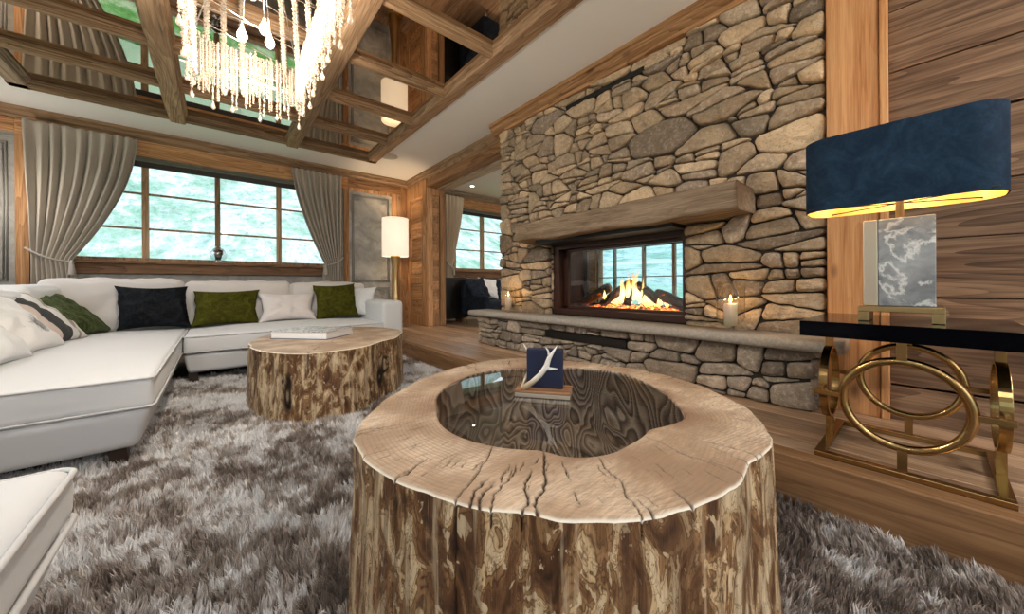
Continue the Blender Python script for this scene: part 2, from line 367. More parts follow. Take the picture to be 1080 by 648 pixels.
# ------------------------------------------------------------------ mesh helpers
class MB:
    def __init__(s): s.v = []; s.f = []; s.r = []; s.smooth = []
    def add(s, vs, fs, rnd=None, smooth=False):
        b = len(s.v); r = rnd or (random.random(), random.random(), random.random())
        s.v += [tuple(p) for p in vs]; s.r += [r]*len(vs)
        s.f += [tuple(i+b for i in f) for f in fs]; s.smooth += [smooth]*len(fs); return s
    def box(s, x0, x1, y0, y1, z0, z1):
        vs = [(x, y, z) for z in (z0, z1) for y in (y0, y1) for x in (x0, x1)]
        return s.add(vs, [(0, 2, 3, 1), (4, 5, 7, 6), (0, 1, 5, 4), (2, 6, 7, 3), (0, 4, 6, 2), (1, 3, 7, 5)])
    def prism(s, pts, a0, a1, axis=0, smooth=False):
        """polygon pts in the two other axes (in order), extruded along axis"""
        n = len(pts)
        def P(a, p):
            q = list(p); q.insert(axis, a); return q
        vs = [P(a0, p) for p in pts]+[P(a1, p) for p in pts]
        fs = [tuple(range(n))[::-1], tuple(range(n, 2*n))]+[(i, (i+1) % n, n+(i+1) % n, n+i) for i in range(n)]
        return s.add(vs, fs, smooth=smooth)
    def tube(s, path, r, n=10, closed=False, cap=True, flat=None):
        path = [Vector(p) for p in path]; m = len(path)
        rs = r if isinstance(r, (list, tuple)) else [r]*m
        vs = []; up = None
        for i, p in enumerate(path):
            a = path[(i-1) % m] if (closed or i > 0) else p; b = path[(i+1) % m] if (closed or i < m-1) else p
            d = (b-a).normalized()
            if up is None:
                up = Vector((0, 0, 1)) if abs(d.z) < .9 else Vector((1, 0, 0))
            u = (up-d*up.dot(d)).normalized(); w = d.cross(u); up = u
            for k in range(n):
                an = 2*math.pi*k/n
                vs.append(p+(u*math.cos(an)+w*math.sin(an)*(flat or 1))*rs[i])
        fs = []
        for i in range(m if closed else m-1):
            for k in range(n):
                a, b = i*n+k, i*n+(k+1) % n; c, d2 = ((i+1) % m)*n+(k+1) % n, ((i+1) % m)*n+k
                fs.append((a, b, c, d2))
        if cap and not closed: fs += [tuple(range(n))[::-1], tuple((m-1)*n+k for k in range(n))]
        return s.add(vs, fs, smooth=True)
    def lathe(s, prof, c=(0, 0, 0), n=32, cap=True, flatx=1.):
        vs = [(c[0]+r*math.cos(2*math.pi*k/n)*flatx, c[1]+r*math.sin(2*math.pi*k/n), c[2]+z) for r, z in prof for k in range(n)]
        m = len(prof); fs = [(i*n+k, i*n+(k+1) % n, (i+1)*n+(k+1) % n, (i+1)*n+k) for i in range(m-1) for k in range(n)]
        if cap: fs += [tuple(range(n))[::-1], tuple((m-1)*n+k for k in range(n))]
        return s.add(vs, fs, smooth=True)
    def ball(s, c, r, n=8, m=6, sz=1.):
        prof = [(max(1e-4, r*math.sin(math.pi*i/m)), -r*sz*math.cos(math.pi*i/m)) for i in range(m+1)]
        return s.lathe(prof, c, n, cap=False)
    def loopext(s, loop, z0, z1, cap=True, smooth=False):
        return s.prism(loop, z0, z1, 2, smooth)
    def build(s, name, mat, parent=None, bevel=0., bseg=2, solid=0., sub=0, at=None, auto=True):
        V = s.v
        if at is not None: V = [(x-at[0], y-at[1], z-at[2]) for x, y, z in V]
        me = bpy.data.meshes.new(name); me.from_pydata(V, [], s.f); me.update()
        me.polygons.foreach_set('use_smooth', s.smooth)
        a = me.attributes.new('rnd', 'FLOAT_COLOR', 'POINT')
        a.data.foreach_set('color', np.array([(*r, 1) for r in s.r], 'f').ravel())
        if isinstance(mat, (list, tuple)):
            for mm in mat: me.materials.append(mm)
        else: me.materials.append(mat)
        o = bpy.data.objects.new(name, me); col.objects.link(o)
        if parent: o.parent = parent
        if at is not None and not parent: o.location = at
        if solid: q = o.modifiers.new('solid', 'SOLIDIFY'); q.thickness = solid; q.offset = 0
        if bevel: q = o.modifiers.new('bev', 'BEVEL'); q.width = bevel; q.segments = bseg; q.limit_method = 'ANGLE'; q.angle_limit = R(40)
        if sub: q = o.modifiers.new('sub', 'SUBSURF'); q.levels = q.render_levels = sub
        return o

def meshobj(name, V, F, mat, parent=None, smooth=True, attrs=None, loc=None, rot=None):
    me = bpy.data.meshes.new(name); me.from_pydata(V, [], F); me.update()
    if smooth: me.polygons.foreach_set('use_smooth', [True]*len(F))
    for k, (arr, ty) in (attrs or {}).items():
        a = me.attributes.new(k, ty, 'POINT'); a.data.foreach_set('color' if ty == 'FLOAT_COLOR' else 'value', np.asarray(arr, 'f').ravel())
    me.materials.append(mat)
    o = bpy.data.objects.new(name, me); col.objects.link(o)
    if parent: o.parent = parent
    if loc is not None: o.location = loc
    if rot is not None: o.rotation_euler = rot
    return o
def tag(o, label, cat, group=None):
    o['label'] = label; o['category'] = cat
    if group: o['group'] = group
    return o
def thing(name, label, cat, loc=(0, 0, 0), rz=0., group=None, rot=None):
    o = bpy.data.objects.new(name, None); col.objects.link(o); o.empty_display_size = .1
    o.location = loc; o.rotation_euler = rot or (0, 0, rz); return tag(o, label, cat, group)
def struct(o): o['kind'] = 'structure'; return o
def copy_tree(o, parent=None):
    c = o.copy(); col.objects.link(c)
    if parent: c.parent = parent
    for ch in list(o.children): copy_tree(ch, c)
    return c

def rrect(x0, x1, y0, y1, r, n=6):
    pts = []
    for cx, cy, a0 in ((x1-r, y1-r, 0), (x0+r, y1-r, 90), (x0+r, y0+r, 180), (x1-r, y0+r, 270)):
        for k in range(n+1):
            a = R(a0+90*k/n); pts.append((cx+r*math.cos(a), cy+r*math.sin(a)))
    return pts
def softbox(mb, x0, x1, y0, y1, z0, z1, r=.04, bt=0., bs=0., n=14, seed=0, wr=0.):
    def axis(a, b):
        L = b-a; rr = min(r, L*.49)
        e = [0, rr*.12, rr*.35, rr*.65, rr]; k = max(2, n)
        mid = [rr+(L-2*rr)*i/k for i in range(1, k)]
        return [a+t for t in e+mid]+[b-t for t in e[::-1]]
    X, Y, Z = axis(x0, x1), axis(y0, y1), axis(z0, z1)
    lo = Vector((x0+r, y0+r, z0+r)); hi = Vector((x1-r, y1-r, z1-r))
    for i in range(3):
        if lo[i] > hi[i]: lo[i] = hi[i] = (lo[i]+hi[i])/2
    cx, cy, cz = (x0+x1)/2, (y0+y1)/2, (z0+z1)/2
    def P(x, y, z):
        p = Vector((x, y, z)); q = Vector([min(max(p[i], lo[i]), hi[i]) for i in range(3)]); d = p-q
        if d.length > 1e-9: p = q+d.normalized()*r
        u, v, w = (x-cx)/((x1-x0)/2), (y-cy)/((y1-y0)/2), (z-cz)/((z1-z0)/2)
        p.z += (1 if w > 0 else -.2)*bt*(1-u*u)*(1-v*v)*abs(w)
        p.x += math.copysign(bs, u)*(1-v*v)*(1-w*w)*abs(u); p.y += math.copysign(bs, v)*(1-u*u)*(1-w*w)*abs(v)
        if wr:
            nn = noise.fractal(Vector((p.x*5+seed, p.y*5, p.z*5)), 1., 2., 3); p += Vector((nn, nn, nn))*wr
        return p
    idx = {}; vs = []; fs = []
    def vid(i, j, k):
        key = (i, j, k)
        if key not in idx: idx[key] = len(vs); vs.append(P(X[i], Y[j], Z[k]))
        return idx[key]
    nx, ny, nz = len(X)-1, len(Y)-1, len(Z)-1
    for i in range(nx):
        for j in range(ny):
            fs.append((vid(i, j, 0), vid(i, j+1, 0), vid(i+1, j+1, 0), vid(i+1, j, 0)))
            fs.append((vid(i, j, nz), vid(i+1, j, nz), vid(i+1, j+1, nz), vid(i, j+1, nz)))
    for i in range(nx):
        for k in range(nz):
            fs.append((vid(i, 0, k), vid(i+1, 0, k), vid(i+1, 0, k+1), vid(i, 0, k+1)))
            fs.append((vid(i, ny, k), vid(i, ny, k+1), vid(i+1, ny, k+1), vid(i+1, ny, k)))
    for j in range(ny):
        for k in range(nz):
            fs.append((vid(0, j, k), vid(0, j, k+1), vid(0, j+1, k+1), vid(0, j+1, k)))
            fs.append((vid(nx, j, k), vid(nx, j+1, k), vid(nx, j+1, k+1), vid(nx, j, k+1)))
    return mb.add(vs, fs, smooth=True)
def taper(mb, i0, x0, x1, y0, y1, z0, z1, k):
    cx, cy = (x0+x1)/2, (y0+y1)/2
    for i in range(i0, len(mb.v)):
        x, y, z = mb.v[i]; t = k*max(0, (z1-z)/(z1-z0))
        mb.v[i] = (x-math.copysign(t, x-cx)*min(1, abs(x-cx)/.2), y-math.copysign(t, y-cy)*min(1, abs(y-cy)/.2), z)
def piping(mb, x0, x1, y0, y1, z, r=.04, rad=.0045):
    return mb.tube([(x, y, z) for x, y in rrect(x0, x1, y0, y1, r)], rad, 6, closed=True)

# ------------------------------------------------------------------ room shell
FZ = .17     # raised floor
CZ = 2.67    # ceiling
WY = 5.98    # window wall
XL, XR, YB = -2.0, 7.0, -2.6
b = MB()
b.box(XL-.3, 1.69, YB-.2, WY+.3, -.2, -.03)
struct(b.build('floor', M['floorY']))
b = MB()       # raised boards, running along the window wall direction near the opening
x = 1.74
while x < XR:
    w = random.uniform(.12, .19); x1 = min(x+w, XR); y = YB-random.uniform(0, 1.5)
    while y < WY+.1:
        y1 = min(y+random.uniform(1.8, 3.4), WY+.1)
        b.box(x, x1-.003, max(y, YB), y1-.002, .10, FZ); y = y1
    x = x1
struct(b.build('floor_raised', M['floorY'], bevel=.0015, bseg=1))
b = MB(); b.box(1.665, 1.74, YB, WY, -.03, FZ+.0015); b.box(1.74, XR, YB, WY, -.03, .10)
struct(b.build('trim_1', M['stepY'], bevel=.006))
# window wall with openings
WT = .30
def wall_y(name, y0, y1, x0, x1, z0, z1, holes, mat):
    b = MB(); xs = sorted([x0, x1]+[h[0] for h in holes]+[h[1] for h in holes])
    for a, c in zip(xs[:-1], xs[1:]):
        h = [h for h in holes if h[0] <= a+1e-6 and h[1] >= c-1e-6]
        if h: b.box(a, c, y0, y1, z0, h[0][2]); b.box(a, c, y0, y1, h[0][3], z1)
        else: b.box(a, c, y0, y1, z0, z1)
    return struct(b.build(name, mat))
HOLES = [(-1.34, 1.39, 1.13, 2.37), (3.5, 5.6, 1.13, 2.37)]
wall_y('wall_back', WY, WY+WT, XL-.3, XR+.3, -.05, 2.9, HOLES, M['plaster'])
def wall_x(name, x0, x1, y0, y1, z0, z1, holes, mat):
    b = MB(); ys = sorted([y0, y1]+[h[0] for h in holes]+[h[1] for h in holes])
    for a, c in zip(ys[:-1], ys[1:]):
        h = [h for h in holes if h[0] <= a+1e-6 and h[1] >= c-1e-6]
        if h: b.box(x0, x1, a, c, z0, h[0][2]); b.box(x0, x1, a, c, h[0][3], z1)
        else: b.box(x0, x1, a, c, z0, z1)
    return struct(b.build(name, mat))
wall_x('wall_left', XL-.3, XL, YB-.2, WY, -.05, 2.9, [(2.9, 5.3, .9, 2.34), (-1.7, .5, .95, 2.2)], M['plaster'])
wall_y('wall_front', YB-.25, YB, XL-.3, XR+.3, -.05, 2.9, [(-1.7, 1.5, .1, 2.34), (3.4, 6.2, .3, 2.34)], M['oldX'])
wall_x('wall_far_room', XR, XR+.3, YB, WY, -.05, 2.9, [(2.7, 5.22, .3, 1.71)], M['darkY'])
# window frames: vertical mullions and horizontal bars
def window(name, ax, c, mull, rails, a0, a1, z0, z1, wd='dark'):
    """ax 'y': window lies in plane y=c ; mull along x"""
    b = MB(); d = .035
    def bx(p0, p1, q0, q1, dd=d):
        if ax == 'y': b.box(p0, p1, c-dd, c+dd, q0, q1)
        else: b.box(c-dd, c+dd, p0, p1, q0, q1)
    bx(a0, a1, z0, z0+.05, .05); bx(a0, a1, z1-.05, z1, .05); bx(a0, a0+.05, z0, z1, .05); bx(a1-.05, a1, z0, z1, .05)
    for m in mull: bx(m-.028, m+.028, z0, z1, .045)
    for r in rails: bx(a0, a1, r-.011, r+.011, .018)
    o = struct(b.build(name, M[wd+('Z')], bevel=.004))
    g = MB()
    if ax == 'y': g.box(a0+.02, a1-.02, c-.003, c+.003, z0+.02, z1-.02)
    else: g.box(c-.003, c+.003, a0+.02, a1-.02, z0+.02, z1-.02)
    g.build('pane', M['glass'], o); return o
window('window_1', 'y', 6.12, (-.655, .015, .70), (1.535, 1.955), -1.34, 1.39, 1.13, 2.34, 'old')
window('window_2', 'y', 6.12, (3.62, 4.30, 4.96), (1.555, 1.97), 3.5, 5.6, 1.13, 2.34, 'old')
window('window_3', 'x', 7.1, (3.36, 4.02, 4.75), (1.0,), 2.7, 5.22, .3, 1.71, 'dark')
window('added_window_4', 'x', -2.1, (3.5, 4.1, 4.7), (1.4, 1.85), 2.9, 5.3, .9, 2.34, 'old')  # unseen window added on the left to let in more daylight
window('added_window_5', 'x', -2.1, (-.95, -.2), (1.5,), -1.7, .5, .95, 2.2, 'old')  # second unseen left window, added as a light source
window('added_window_6', 'y', -2.7, (-.9, -.1, .7), (), -1.7, 1.5, .1, 2.34, 'old')  # unseen window behind the camera, added for soft frontal fill
window('window_7', 'y', -2.7, (4.3, 5.2), (), 3.4, 6.2, .3, 2.34, 'old')

# trims on the window wall ------------------------------------------------
n_tr = [1]
def trim(b, mat, bevel=.004):
    n_tr[0] += 1
    return struct(b.build('trim_%d' % n_tr[0], mat, bevel=bevel))
def crown_x(x0, x1, y, s=-1, w=.07):   # runs along x, on wall plane y, protruding s*w
    b = MB()
    p = [(y, CZ), (y+s*w, CZ), (y+s*w, CZ-.035), (y+s*w*.75, CZ-.045), (y+s*w*.7, CZ-.075), (y+s*w*.35, CZ-.095), (y+s*w*.35, CZ-.115), (y, CZ-.12)]
    b.prism(p, x0, x1, 0); return b
def crown_y(y0, y1, x, s=-1, w=.07):
    b = MB()
    p = [(x, CZ), (x+s*w, CZ), (x+s*w, CZ-.035), (x+s*w*.75, CZ-.045), (x+s*w*.7, CZ-.075), (x+s*w*.35, CZ-.095), (x+s*w*.35, CZ-.115), (x, CZ-.12)]
    b.prism(p, y0, y1, 1); return b
trim(crown_x(XL, 2.62, WY), M['oldX']); trim(crown_x(2.92, XR, WY), M['greyX'])
b = MB(); b.box(-1.56, 1.60, WY-.03, WY, 2.37, 2.55); b.box(XL, -1.56, WY-.03, WY, 2.41, 2.55); b.box(1.60, 2.47, WY-.03, WY, 2.41, 2.55)
trim(b, M['warmX'])
b = MB(); b.box(3.3, 5.8, WY-.03, WY, 2.37, 2.55); trim(b, M['warmX'])
# outer lintel board + roller case (dark) in the reveal
for x0, x1 in ((-1.34, 1.39), (3.5, 5.6)):
    b = MB(); b.box(x0, x1, WY-.01, WY+.28, 2.362, 2.375); trim(b, M['greyX'])
    b = MB(); b.box(x0, x1, 6.055, 6.075, 2.265, 2.33); trim(b, M['roller'])
    b = MB(); b.box(x0-.1, x1+.1, WY-.05, WY+.02, .985, 1.10); b.box(x0-.1, x1+.1, WY-.085, WY+.1, 1.10, 1.135)
    trim(b, M['darkX'])
# grey ornamental panels with wooden surround
def frame_rect(b, x0, x1, z0, z1, y, r=.008):
    b.tube([(x0, y, z0), (x1, y, z0), (x1, y, z1), (x0, y, z1)], r, 6, closed=True)
def grey_panel(x0, x1):
    b = MB(); b.box(x0, x1, WY-.012, WY, .2, 2.37)
    o = struct(b.build('wall_panel_back', M['plaster']))
    b = MB()
    for (q0, q1) in ((.90, 2.30), (.30, .80)):
        for g in (.0, .022): frame_rect(b, x0+.05+g, x1-.05-g, q0+g, q1-g, WY-.014)
        for cx, sx in ((x0+.05, 1), (x1-.05, -1)):
            for cz, sz in ((q0, 1), (q1, -1)):
                for kk in range(3):
                    ph = kk*.9; c = Vector((cx+sx*(.05+.03*kk), WY-.014, cz+sz*(.05+.012*kk)))
                    b.tube([c+Vector((sx*(.035-.008*kk)*math.cos(a*.5+ph), 0, sz*(.035-.008*kk)*math.sin(a*.5+ph))) for a in range(11)], .006, 6)
    b.build('panel_molding', M['molding'], o)
grey_panel(1.62, 2.31); grey_panel(XL, -1.56)
b = MB(); b.box(1.54, 1.62, WY-.028, WY, .0, 2.41); b.box(2.31, 2.40, WY-.028, WY, .17, 2.41); b.box(-1.56, -1.47, WY-.028, WY, .0, 2.41); b.box(1.62, 2.31, WY-.026, WY, 2.36, 2.41)
b.box(2.40, 2.60, WY-.02, WY, .17, 2.55); trim(b, M['warmZ'])
b = MB(); b.box(2.40, 2.47, WY-.035, WY-.02, .17, 2.41); trim(b, M['oldZ'])

# stub wall beside the opening, panelled
struct((lambda b: (b.box(2.62, 2.92, 5.25, WY, FZ, CZ), b.build('wall_passage', M['oldZ']))[1])(MB()))
b = MB()
b.box(2.585, 2.62, 5.235, 5.36, FZ, 2.55); b.box(2.585, 2.62, 5.86, WY, FZ, 2.55)
b.box(2.585, 2.62, 5.36, 5.86, 2.30, 2.55); b.box(2.585, 2.62, 5.36, 5.86, FZ, .34); b.box(2.585, 2.62, 5.36, 5.86, .86, .98)
b.box(2.60, 2.70, 5.215, 5.25, FZ, 2.42); b.box(2.83, 2.93, 5.215, 5.25, FZ, 2.42); b.box(2.70, 2.83, 5.225, 5.25, .17, .30); b.box(2.70, 2.83, 5.225, 5.25, 2.30, 2.42)
trim(b, M['warmZ'], .008)
b = MB()
for z in np.arange(.34, 2.3, .13):
    b.box(2.605, 2.622, 5.38, 5.84, z, z+.127)
for z in np.arange(.30, 2.3, .12): b.box(2.71, 2.82, 5.238, 5.25, z, z+.117)
trim(b, M['warmY'], .003)
b = MB(); b.box(2.598, 2.64, 5.40, 5.82, 1.02, 1.05); b.box(2.598, 2.64, 5.40, 5.43, 1.02, 2.26); b.box(2.598, 2.64, 5.79, 5.82, 1.02, 2.26); b.box(2.598, 2.64, 5.40, 5.82, 2.23, 2.26)
b.box(2.598, 2.64, 5.40, 5.82, .80, .83); b.box(2.598, 2.64, 5.40, 5.43, .38, .83); b.box(2.598, 2.64, 5.79, 5.82, .38, .83); b.box(2.598, 2.64, 5.40, 5.82, .38, .41)
trim(b, M['oldZ'])
# header beam over the opening
b = MB(); b.box(2.60, 2.76, 3.1, 5.35, 2.42, 2.67); trim(b, M['warmY'], .008)
b = MB(); b.box(2.765, 2.95, 3.1, 5.25, 2.40, 2.67); trim(b, M['greyY'], .01)
trim(crown_y(3.2, WY, 2.62), M['oldY'])
# chimney breast core, post and board wall
b = MB()
b.box(2.50, 2.93, 2.40, 3.15, FZ, CZ); b.box(2.50, 2.93, .36, 1.10, FZ, CZ); b.box(2.50, 2.93, 1.10, 2.40, 1.22, CZ); b.box(2.50, 2.93, 1.10, 2.40, FZ, .53)
struct(b.build('wall_right', M['ash']))
b = MB(); b.box(2.93, 2.99, YB, 1.10, FZ, CZ); b.box(2.93, 2.99, 2.40, 3.17, FZ, CZ); b.box(2.93, 2.99, 1.10, 2.40, 1.22, CZ); b.box(2.93, 2.99, 1.1, 2.4, FZ, .54)
struct(b.build('wall_right_rear', M['darkY']))
struct(MB().box(2.50, 2.95, .245, .36, FZ, CZ).box(2.50, 2.95, YB, .135, FZ, CZ).build('wall_right_backing', M['ash']))
b = MB(); b.box(2.455, 2.60, .165, .357, FZ, CZ); b.box(2.445, 2.60, .134, .163, FZ, CZ); trim(b, M['postZ'], .005)
b = MB(); z = FZ
for hgt in (.165, .006, .215, .20, .265, .235, .30, .006, .27, .29, .24, .3):
    if hgt > .05: b.box(2.485+random.uniform(-.004, .004), 2.52, YB, .134, z, min(z+hgt-.004, CZ))
    z += hgt
    if z > CZ-.05: break
b.box(2.5, 2.52, YB, .134, FZ, CZ)
trim(b, M['boardY'], .003)
cr = crown_y(YB, 3.27, 2.485, w=.08); cr.box(2.44, 2.52, YB, 3.24, 2.53, 2.56)
trim(cr, M['warmY'])
trim(crown_y(YB, WY, XL, s=1), M['oldY'])
trim(crown_x(XL, XR, YB, s=1), M['oldX'])

# ------------------------------------------------------------------ ceiling with the mirror coffer
CX0, CX1, CY0, CY1 = -1.43, 1.83, .02, 5.36
b = MB()
b.box(XL-.3, CX0, YB-.2, WY+.3, CZ, CZ+.1); b.box(CX1, XR+.3, YB-.2, WY+.3, CZ, CZ+.1)
b.box(CX0, CX1, YB-.2, CY0, CZ, CZ+.1); b.box(CX0, CX1, CY1, WY+.3, CZ, CZ+.1)
ceil = struct(b.build('ceiling', M['white']))
MZ = CZ+.055
BX = [-.32, .765]; BY = [4.535, 3.80, 3.06, 2.28, 1.54, .80]
def beam(b, ax, c, a0, a1, w, z0):
    """stepped moulded beam; ax 0 runs along x"""
    h = w/2
    p = [(-h-.02, MZ+.01), (-h-.02, MZ-.012), (-h-.012, MZ-.018), (-h-.012, MZ-.03), (-h, MZ-.036), (-h, z0+.014), (-h+.010, z0+.004), (-h+.010, z0), (h-.010, z0), (h-.010, z0+.004), (h, z0+.014), (h, MZ-.036), (h+.012, MZ-.03), (h+.012, MZ-.018), (h+.02, MZ-.012), (h+.02, MZ+.01)]
    p = [(c+x, z) for x, z in p]
    b.prism(p, a0, a1, ax); return b
for x in BX: struct(beam(MB(), 1, x, CY0, CY1, .135, CZ-.03).build('ceiling_beam', M['oldY'], ceil))
xs = [CX0]+BX+[CX1]
for y in BY:
    for x0, x1 in zip(xs[:-1], xs[1:]):
        beam(MB(), 0, y, x0+.06, x1-.06, .064, CZ-.008).build('ceiling_beam', M['oldX'], ceil)
b = MB()
beam(b, 1, CX0+.065, CY0, CY1, .13, CZ-.012); b.build('ceiling_beam', M['greyY'], ceil)
beam(MB(), 1, CX1-.065, CY0, CY1, .13, CZ-.012).build('ceiling_beam', M['oldY'], ceil)
beam(MB(), 0, CY1-.05, CX0, CX1, .10, CZ-.012).build('ceiling_beam', M['oldX'], ceil)
beam(MB(), 0, CY0+.05, CX0, CX1, .10, CZ-.012).build('ceiling_beam', M['oldX'], ceil)
ys = [CY1]+BY+[CY0]
for x0, x1 in zip(xs[:-1], xs[1:]):
    for y1, y0 in zip(ys[:-1], ys[1:]):
        MB().box(x0, x1, y0, y1, MZ, MZ+.006).build('mirror_panel', M['mirror'], ceil)
struct(MB().box(XL-.3, XR+.3, YB-.3, WY+.4, 2.85, 2.95).build('roof', M['white']))

# ------------------------------------------------------------------ rubble stone generator
def clip(poly, nx, ny, d):      # keep nx*x+ny*y <= d
    out = []
    for i in range(len(poly)):
        a, c = poly[i], poly[(i+1) % len(poly)]
        da, dc = nx*a[0]+ny*a[1]-d, nx*c[0]+ny*c[1]-d
        if da <= 0: out.append(a)
        if da*dc < 0:
            t = da/(da-dc); out.append((a[0]+(c[0]-a[0])*t, a[1]+(c[1]-a[1])*t))
    return out
def area(p): return .5*sum(p[i][0]*p[(i+1) % len(p)][1]-p[(i+1) % len(p)][0]*p[i][1] for i in range(len(p)))
def rubble(b, a0, a1, z0, z1, P, holes=(), rmin=.035, rmax=.115, asp=1.9, depth=.05, gap=.005, seed=1, tries=9000):
    rd = random.Random(seed); S = []
    for _ in range(tries):
        prog = _/tries
        r = rmax-(rmax-rmin)*min(1, prog*1.3)**.6; r *= rd.uniform(.8, 1.1)
        x, z = rd.uniform(a0/asp, a1/asp), rd.uniform(z0, z1)
        if all((x-q[0])**2+(z-q[1])**2 > (r+q[2])**2*.82 for q in S): S.append((x, z, r))
    for i, (x, z, r) in enumerate(S):
        poly = [(a0/asp, z0), (a1/asp, z0), (a1/asp, z1), (a0/asp, z1)]
        for j, (u, v, q) in enumerate(S):
            if i == j: continue
            dx, dz = u-x, v-z; D = dx*dx+dz*dz
            if D > .36: continue
            poly = clip(poly, dx, dz, (D+r*r-q*q)/2+dx*x+dz*z)
            if len(poly) < 3: break
        if len(poly) < 3: continue
        poly = [(px*asp, pz) for px, pz in poly]
        pcs = [poly]
        for h in holes:
            nxt = []
            for p in pcs:
                lo, hi = clip(p, 0, 1, h[2]), clip(p, 0, -1, -h[3])
                nxt += [lo, hi]; mid = clip(clip(p, 0, -1, -h[2]), 0, 1, h[3]) if len(p) > 2 else []
                if len(mid) > 2: nxt += [clip(mid, 1, 0, h[0]), clip(mid, -1, 0, -h[1])]
            whole = [p for p in nxt if len(p) > 2 and abs(area(p)) > .0007]
            tot = abs(area(poly))
            if any(min(q[0] for q in p) < h[1] and max(q[0] for q in p) > h[0] and min(q[1] for q in p) < h[3] and max(q[1] for q in p) > h[2] for p in pcs): pcs = whole
        pcs = [p for p in pcs if len(p) > 2 and abs(area(p)) > .0007]
        for q in [u for p in pcs for u in split(p, rd)]:
          cx = sum(p[0] for p in q)/len(q); cz = sum(p[1] for p in q)/len(q); poly = q
          one(b, poly, q, cx, cz, P, rd, gap, depth)
def split(poly, rd, lev=0):
    w = max(p[0] for p in poly)-min(p[0] for p in poly); h = max(p[1] for p in poly)-min(p[1] for p in poly); A = abs(area(poly))
    if A < .008 or lev > 3 or rd.random() < (.66 if A < .016 else .42 if A < .03 else .12): return [poly]
    cx = sum(p[0] for p in poly)/len(poly); cz = sum(p[1] for p in poly)/len(poly)
    if w > 2.3*h or (w > 1.5*h and rd.random() < .3): a = R(90+rd.uniform(-24, 24)); px, pz = cx+w*rd.uniform(-.2, .2), cz
    else: a = R(rd.uniform(-9, 9)); px, pz = cx, cz+h*rd.uniform(-.24, .24)
    nx, nz = -math.sin(a), math.cos(a); d = nx*px+nz*pz
    out = []
    for p in (clip(poly, nx, nz, d), clip(poly, -nx, -nz, -d)):
        if len(p) > 2 and abs(area(p)) > .0006: out += split(p, rd, lev+1)
    return out
def one(b, poly, q, cx, cz, P, rd, gap, depth):
    if True:
        for k in range(len(poly)):
            p1, p2 = poly[k], poly[(k+1) % len(poly)]; ex, ez = p2[0]-p1[0], p2[1]-p1[1]; L = math.hypot(ex, ez)
            if L < 1e-6: continue
            nx, nz = ez/L, -ex/L
            if nx*(cx-p1[0])+nz*(cz-p1[1]) > 0: nx, nz = -nx, -nz
            q = clip(q, nx, nz, nx*p1[0]+nz*p1[1]-gap)
            if len(q) < 3: break
        if len(q) < 3 or abs(area(q)) < .0004: return
        for it in range(2):                                   # soften corners
            o = []; rt = .12 if it == 0 else .28
            for k in range(len(q)):
                p1, p2 = q[k], q[(k+1) % len(q)]
                o += [(p1[0]+(p2[0]-p1[0])*rt, p1[1]+(p2[1]-p1[1])*rt), (p1[0]+(p2[0]-p1[0])*(1-rt), p1[1]+(p2[1]-p1[1])*(1-rt))]
            q = o
        per = [math.dist(q[k], q[(k+1) % len(q)]) for k in range(len(q))]; tot = sum(per)
        n = max(18, min(56, int(tot/.013))); ring = []; k = 0; acc = 0
        for m in range(n):
            t = tot*m/n
            while acc+per[k] < t: acc += per[k]; k += 1
            f = (t-acc)/per[k]; p1, p2 = q[k], q[(k+1) % len(q)]; ring.append((p1[0]+(p2[0]-p1[0])*f, p1[1]+(p2[1]-p1[1])*f))
        dp = depth*rd.uniform(.62, 1.18); tx, tz = rd.uniform(-.09, .09), rd.uniform(-.12, .12); so = rd.uniform(0, 50)
        size = min(1, math.sqrt(abs(area(q)))/.12); ed = min(.006+.005*size, .3*math.sqrt(abs(area(q))))
        Lm = max(math.hypot(px-cx, pz-cz) for px, pz in ring); vs = []
        rings = [(1., 0.), (1., .52), (1-.25*ed/Lm, .74), (1-.9*ed/Lm, .93), (1-2.2*ed/Lm, 1.0), (.66, 1.04), (.42, 1.06), (.2, 1.07)]
        for sc, hh in rings:
            for px, pz in ring:
                X, Z = cx+(px-cx)*sc, cz+(pz-cz)*sc
                nn = noise.fractal(Vector((X*16+so, Z*24, so)), .9, 2., 4)
                wob = noise.noise(Vector((X*30+so, Z*30, 7)))
                h = dp*hh+(tx*(X-cx)+tz*(Z-cz))*min(1, hh)+(.010*nn*(hh > .6))
                vs.append(P(X+wob*.005, Z+noise.noise(Vector((X*26, Z*26, 19)))*.005, h))
        vs.append(P(cx, cz, dp*1.07)); c = len(vs)-1; fs = []
        for a in range(len(rings)-1):
            for m in range(n):
                fs.append((a*n+m, a*n+(m+1) % n, (a+1)*n+(m+1) % n, (a+1)*n+m))
        a = len(rings)-1
        fs += [(a*n+m, a*n+(m+1) % n, c) for m in range(n)]
        b.add(vs, fs, (rd.random(), rd.random(), rd.random()), True)
fire = (1.105, 2.39, .53, 1.225)
b = MB()
rubble(b, .36, 3.155, .53, 2.56, lambda a, z, h: (2.515-h, a, z), holes=[fire, (1.40, 2.17, 2.435, 2.475)], seed=11, depth=.055, rmin=.046, rmax=.112, asp=2.15, gap=.0035)
# jamb returns and the end of the breast
rubble(b, 2.50, 2.93, .53, 2.56, lambda a, z, h: (a, 3.14+h, z), seed=5, depth=.03)
rubble(b, 2.51, 2.60, .56, 1.22, lambda a, z, h: (a, 2.41-h, z), seed=6, depth=.02, asp=1)
struct(b.build('wall_right_stonework', M['stone']))
b = MB(); b.box(2.48, 2.52, 1.40, 2.17, 2.435, 2.475); struct(b.build('wall_right_vent', M['blackmetal']))

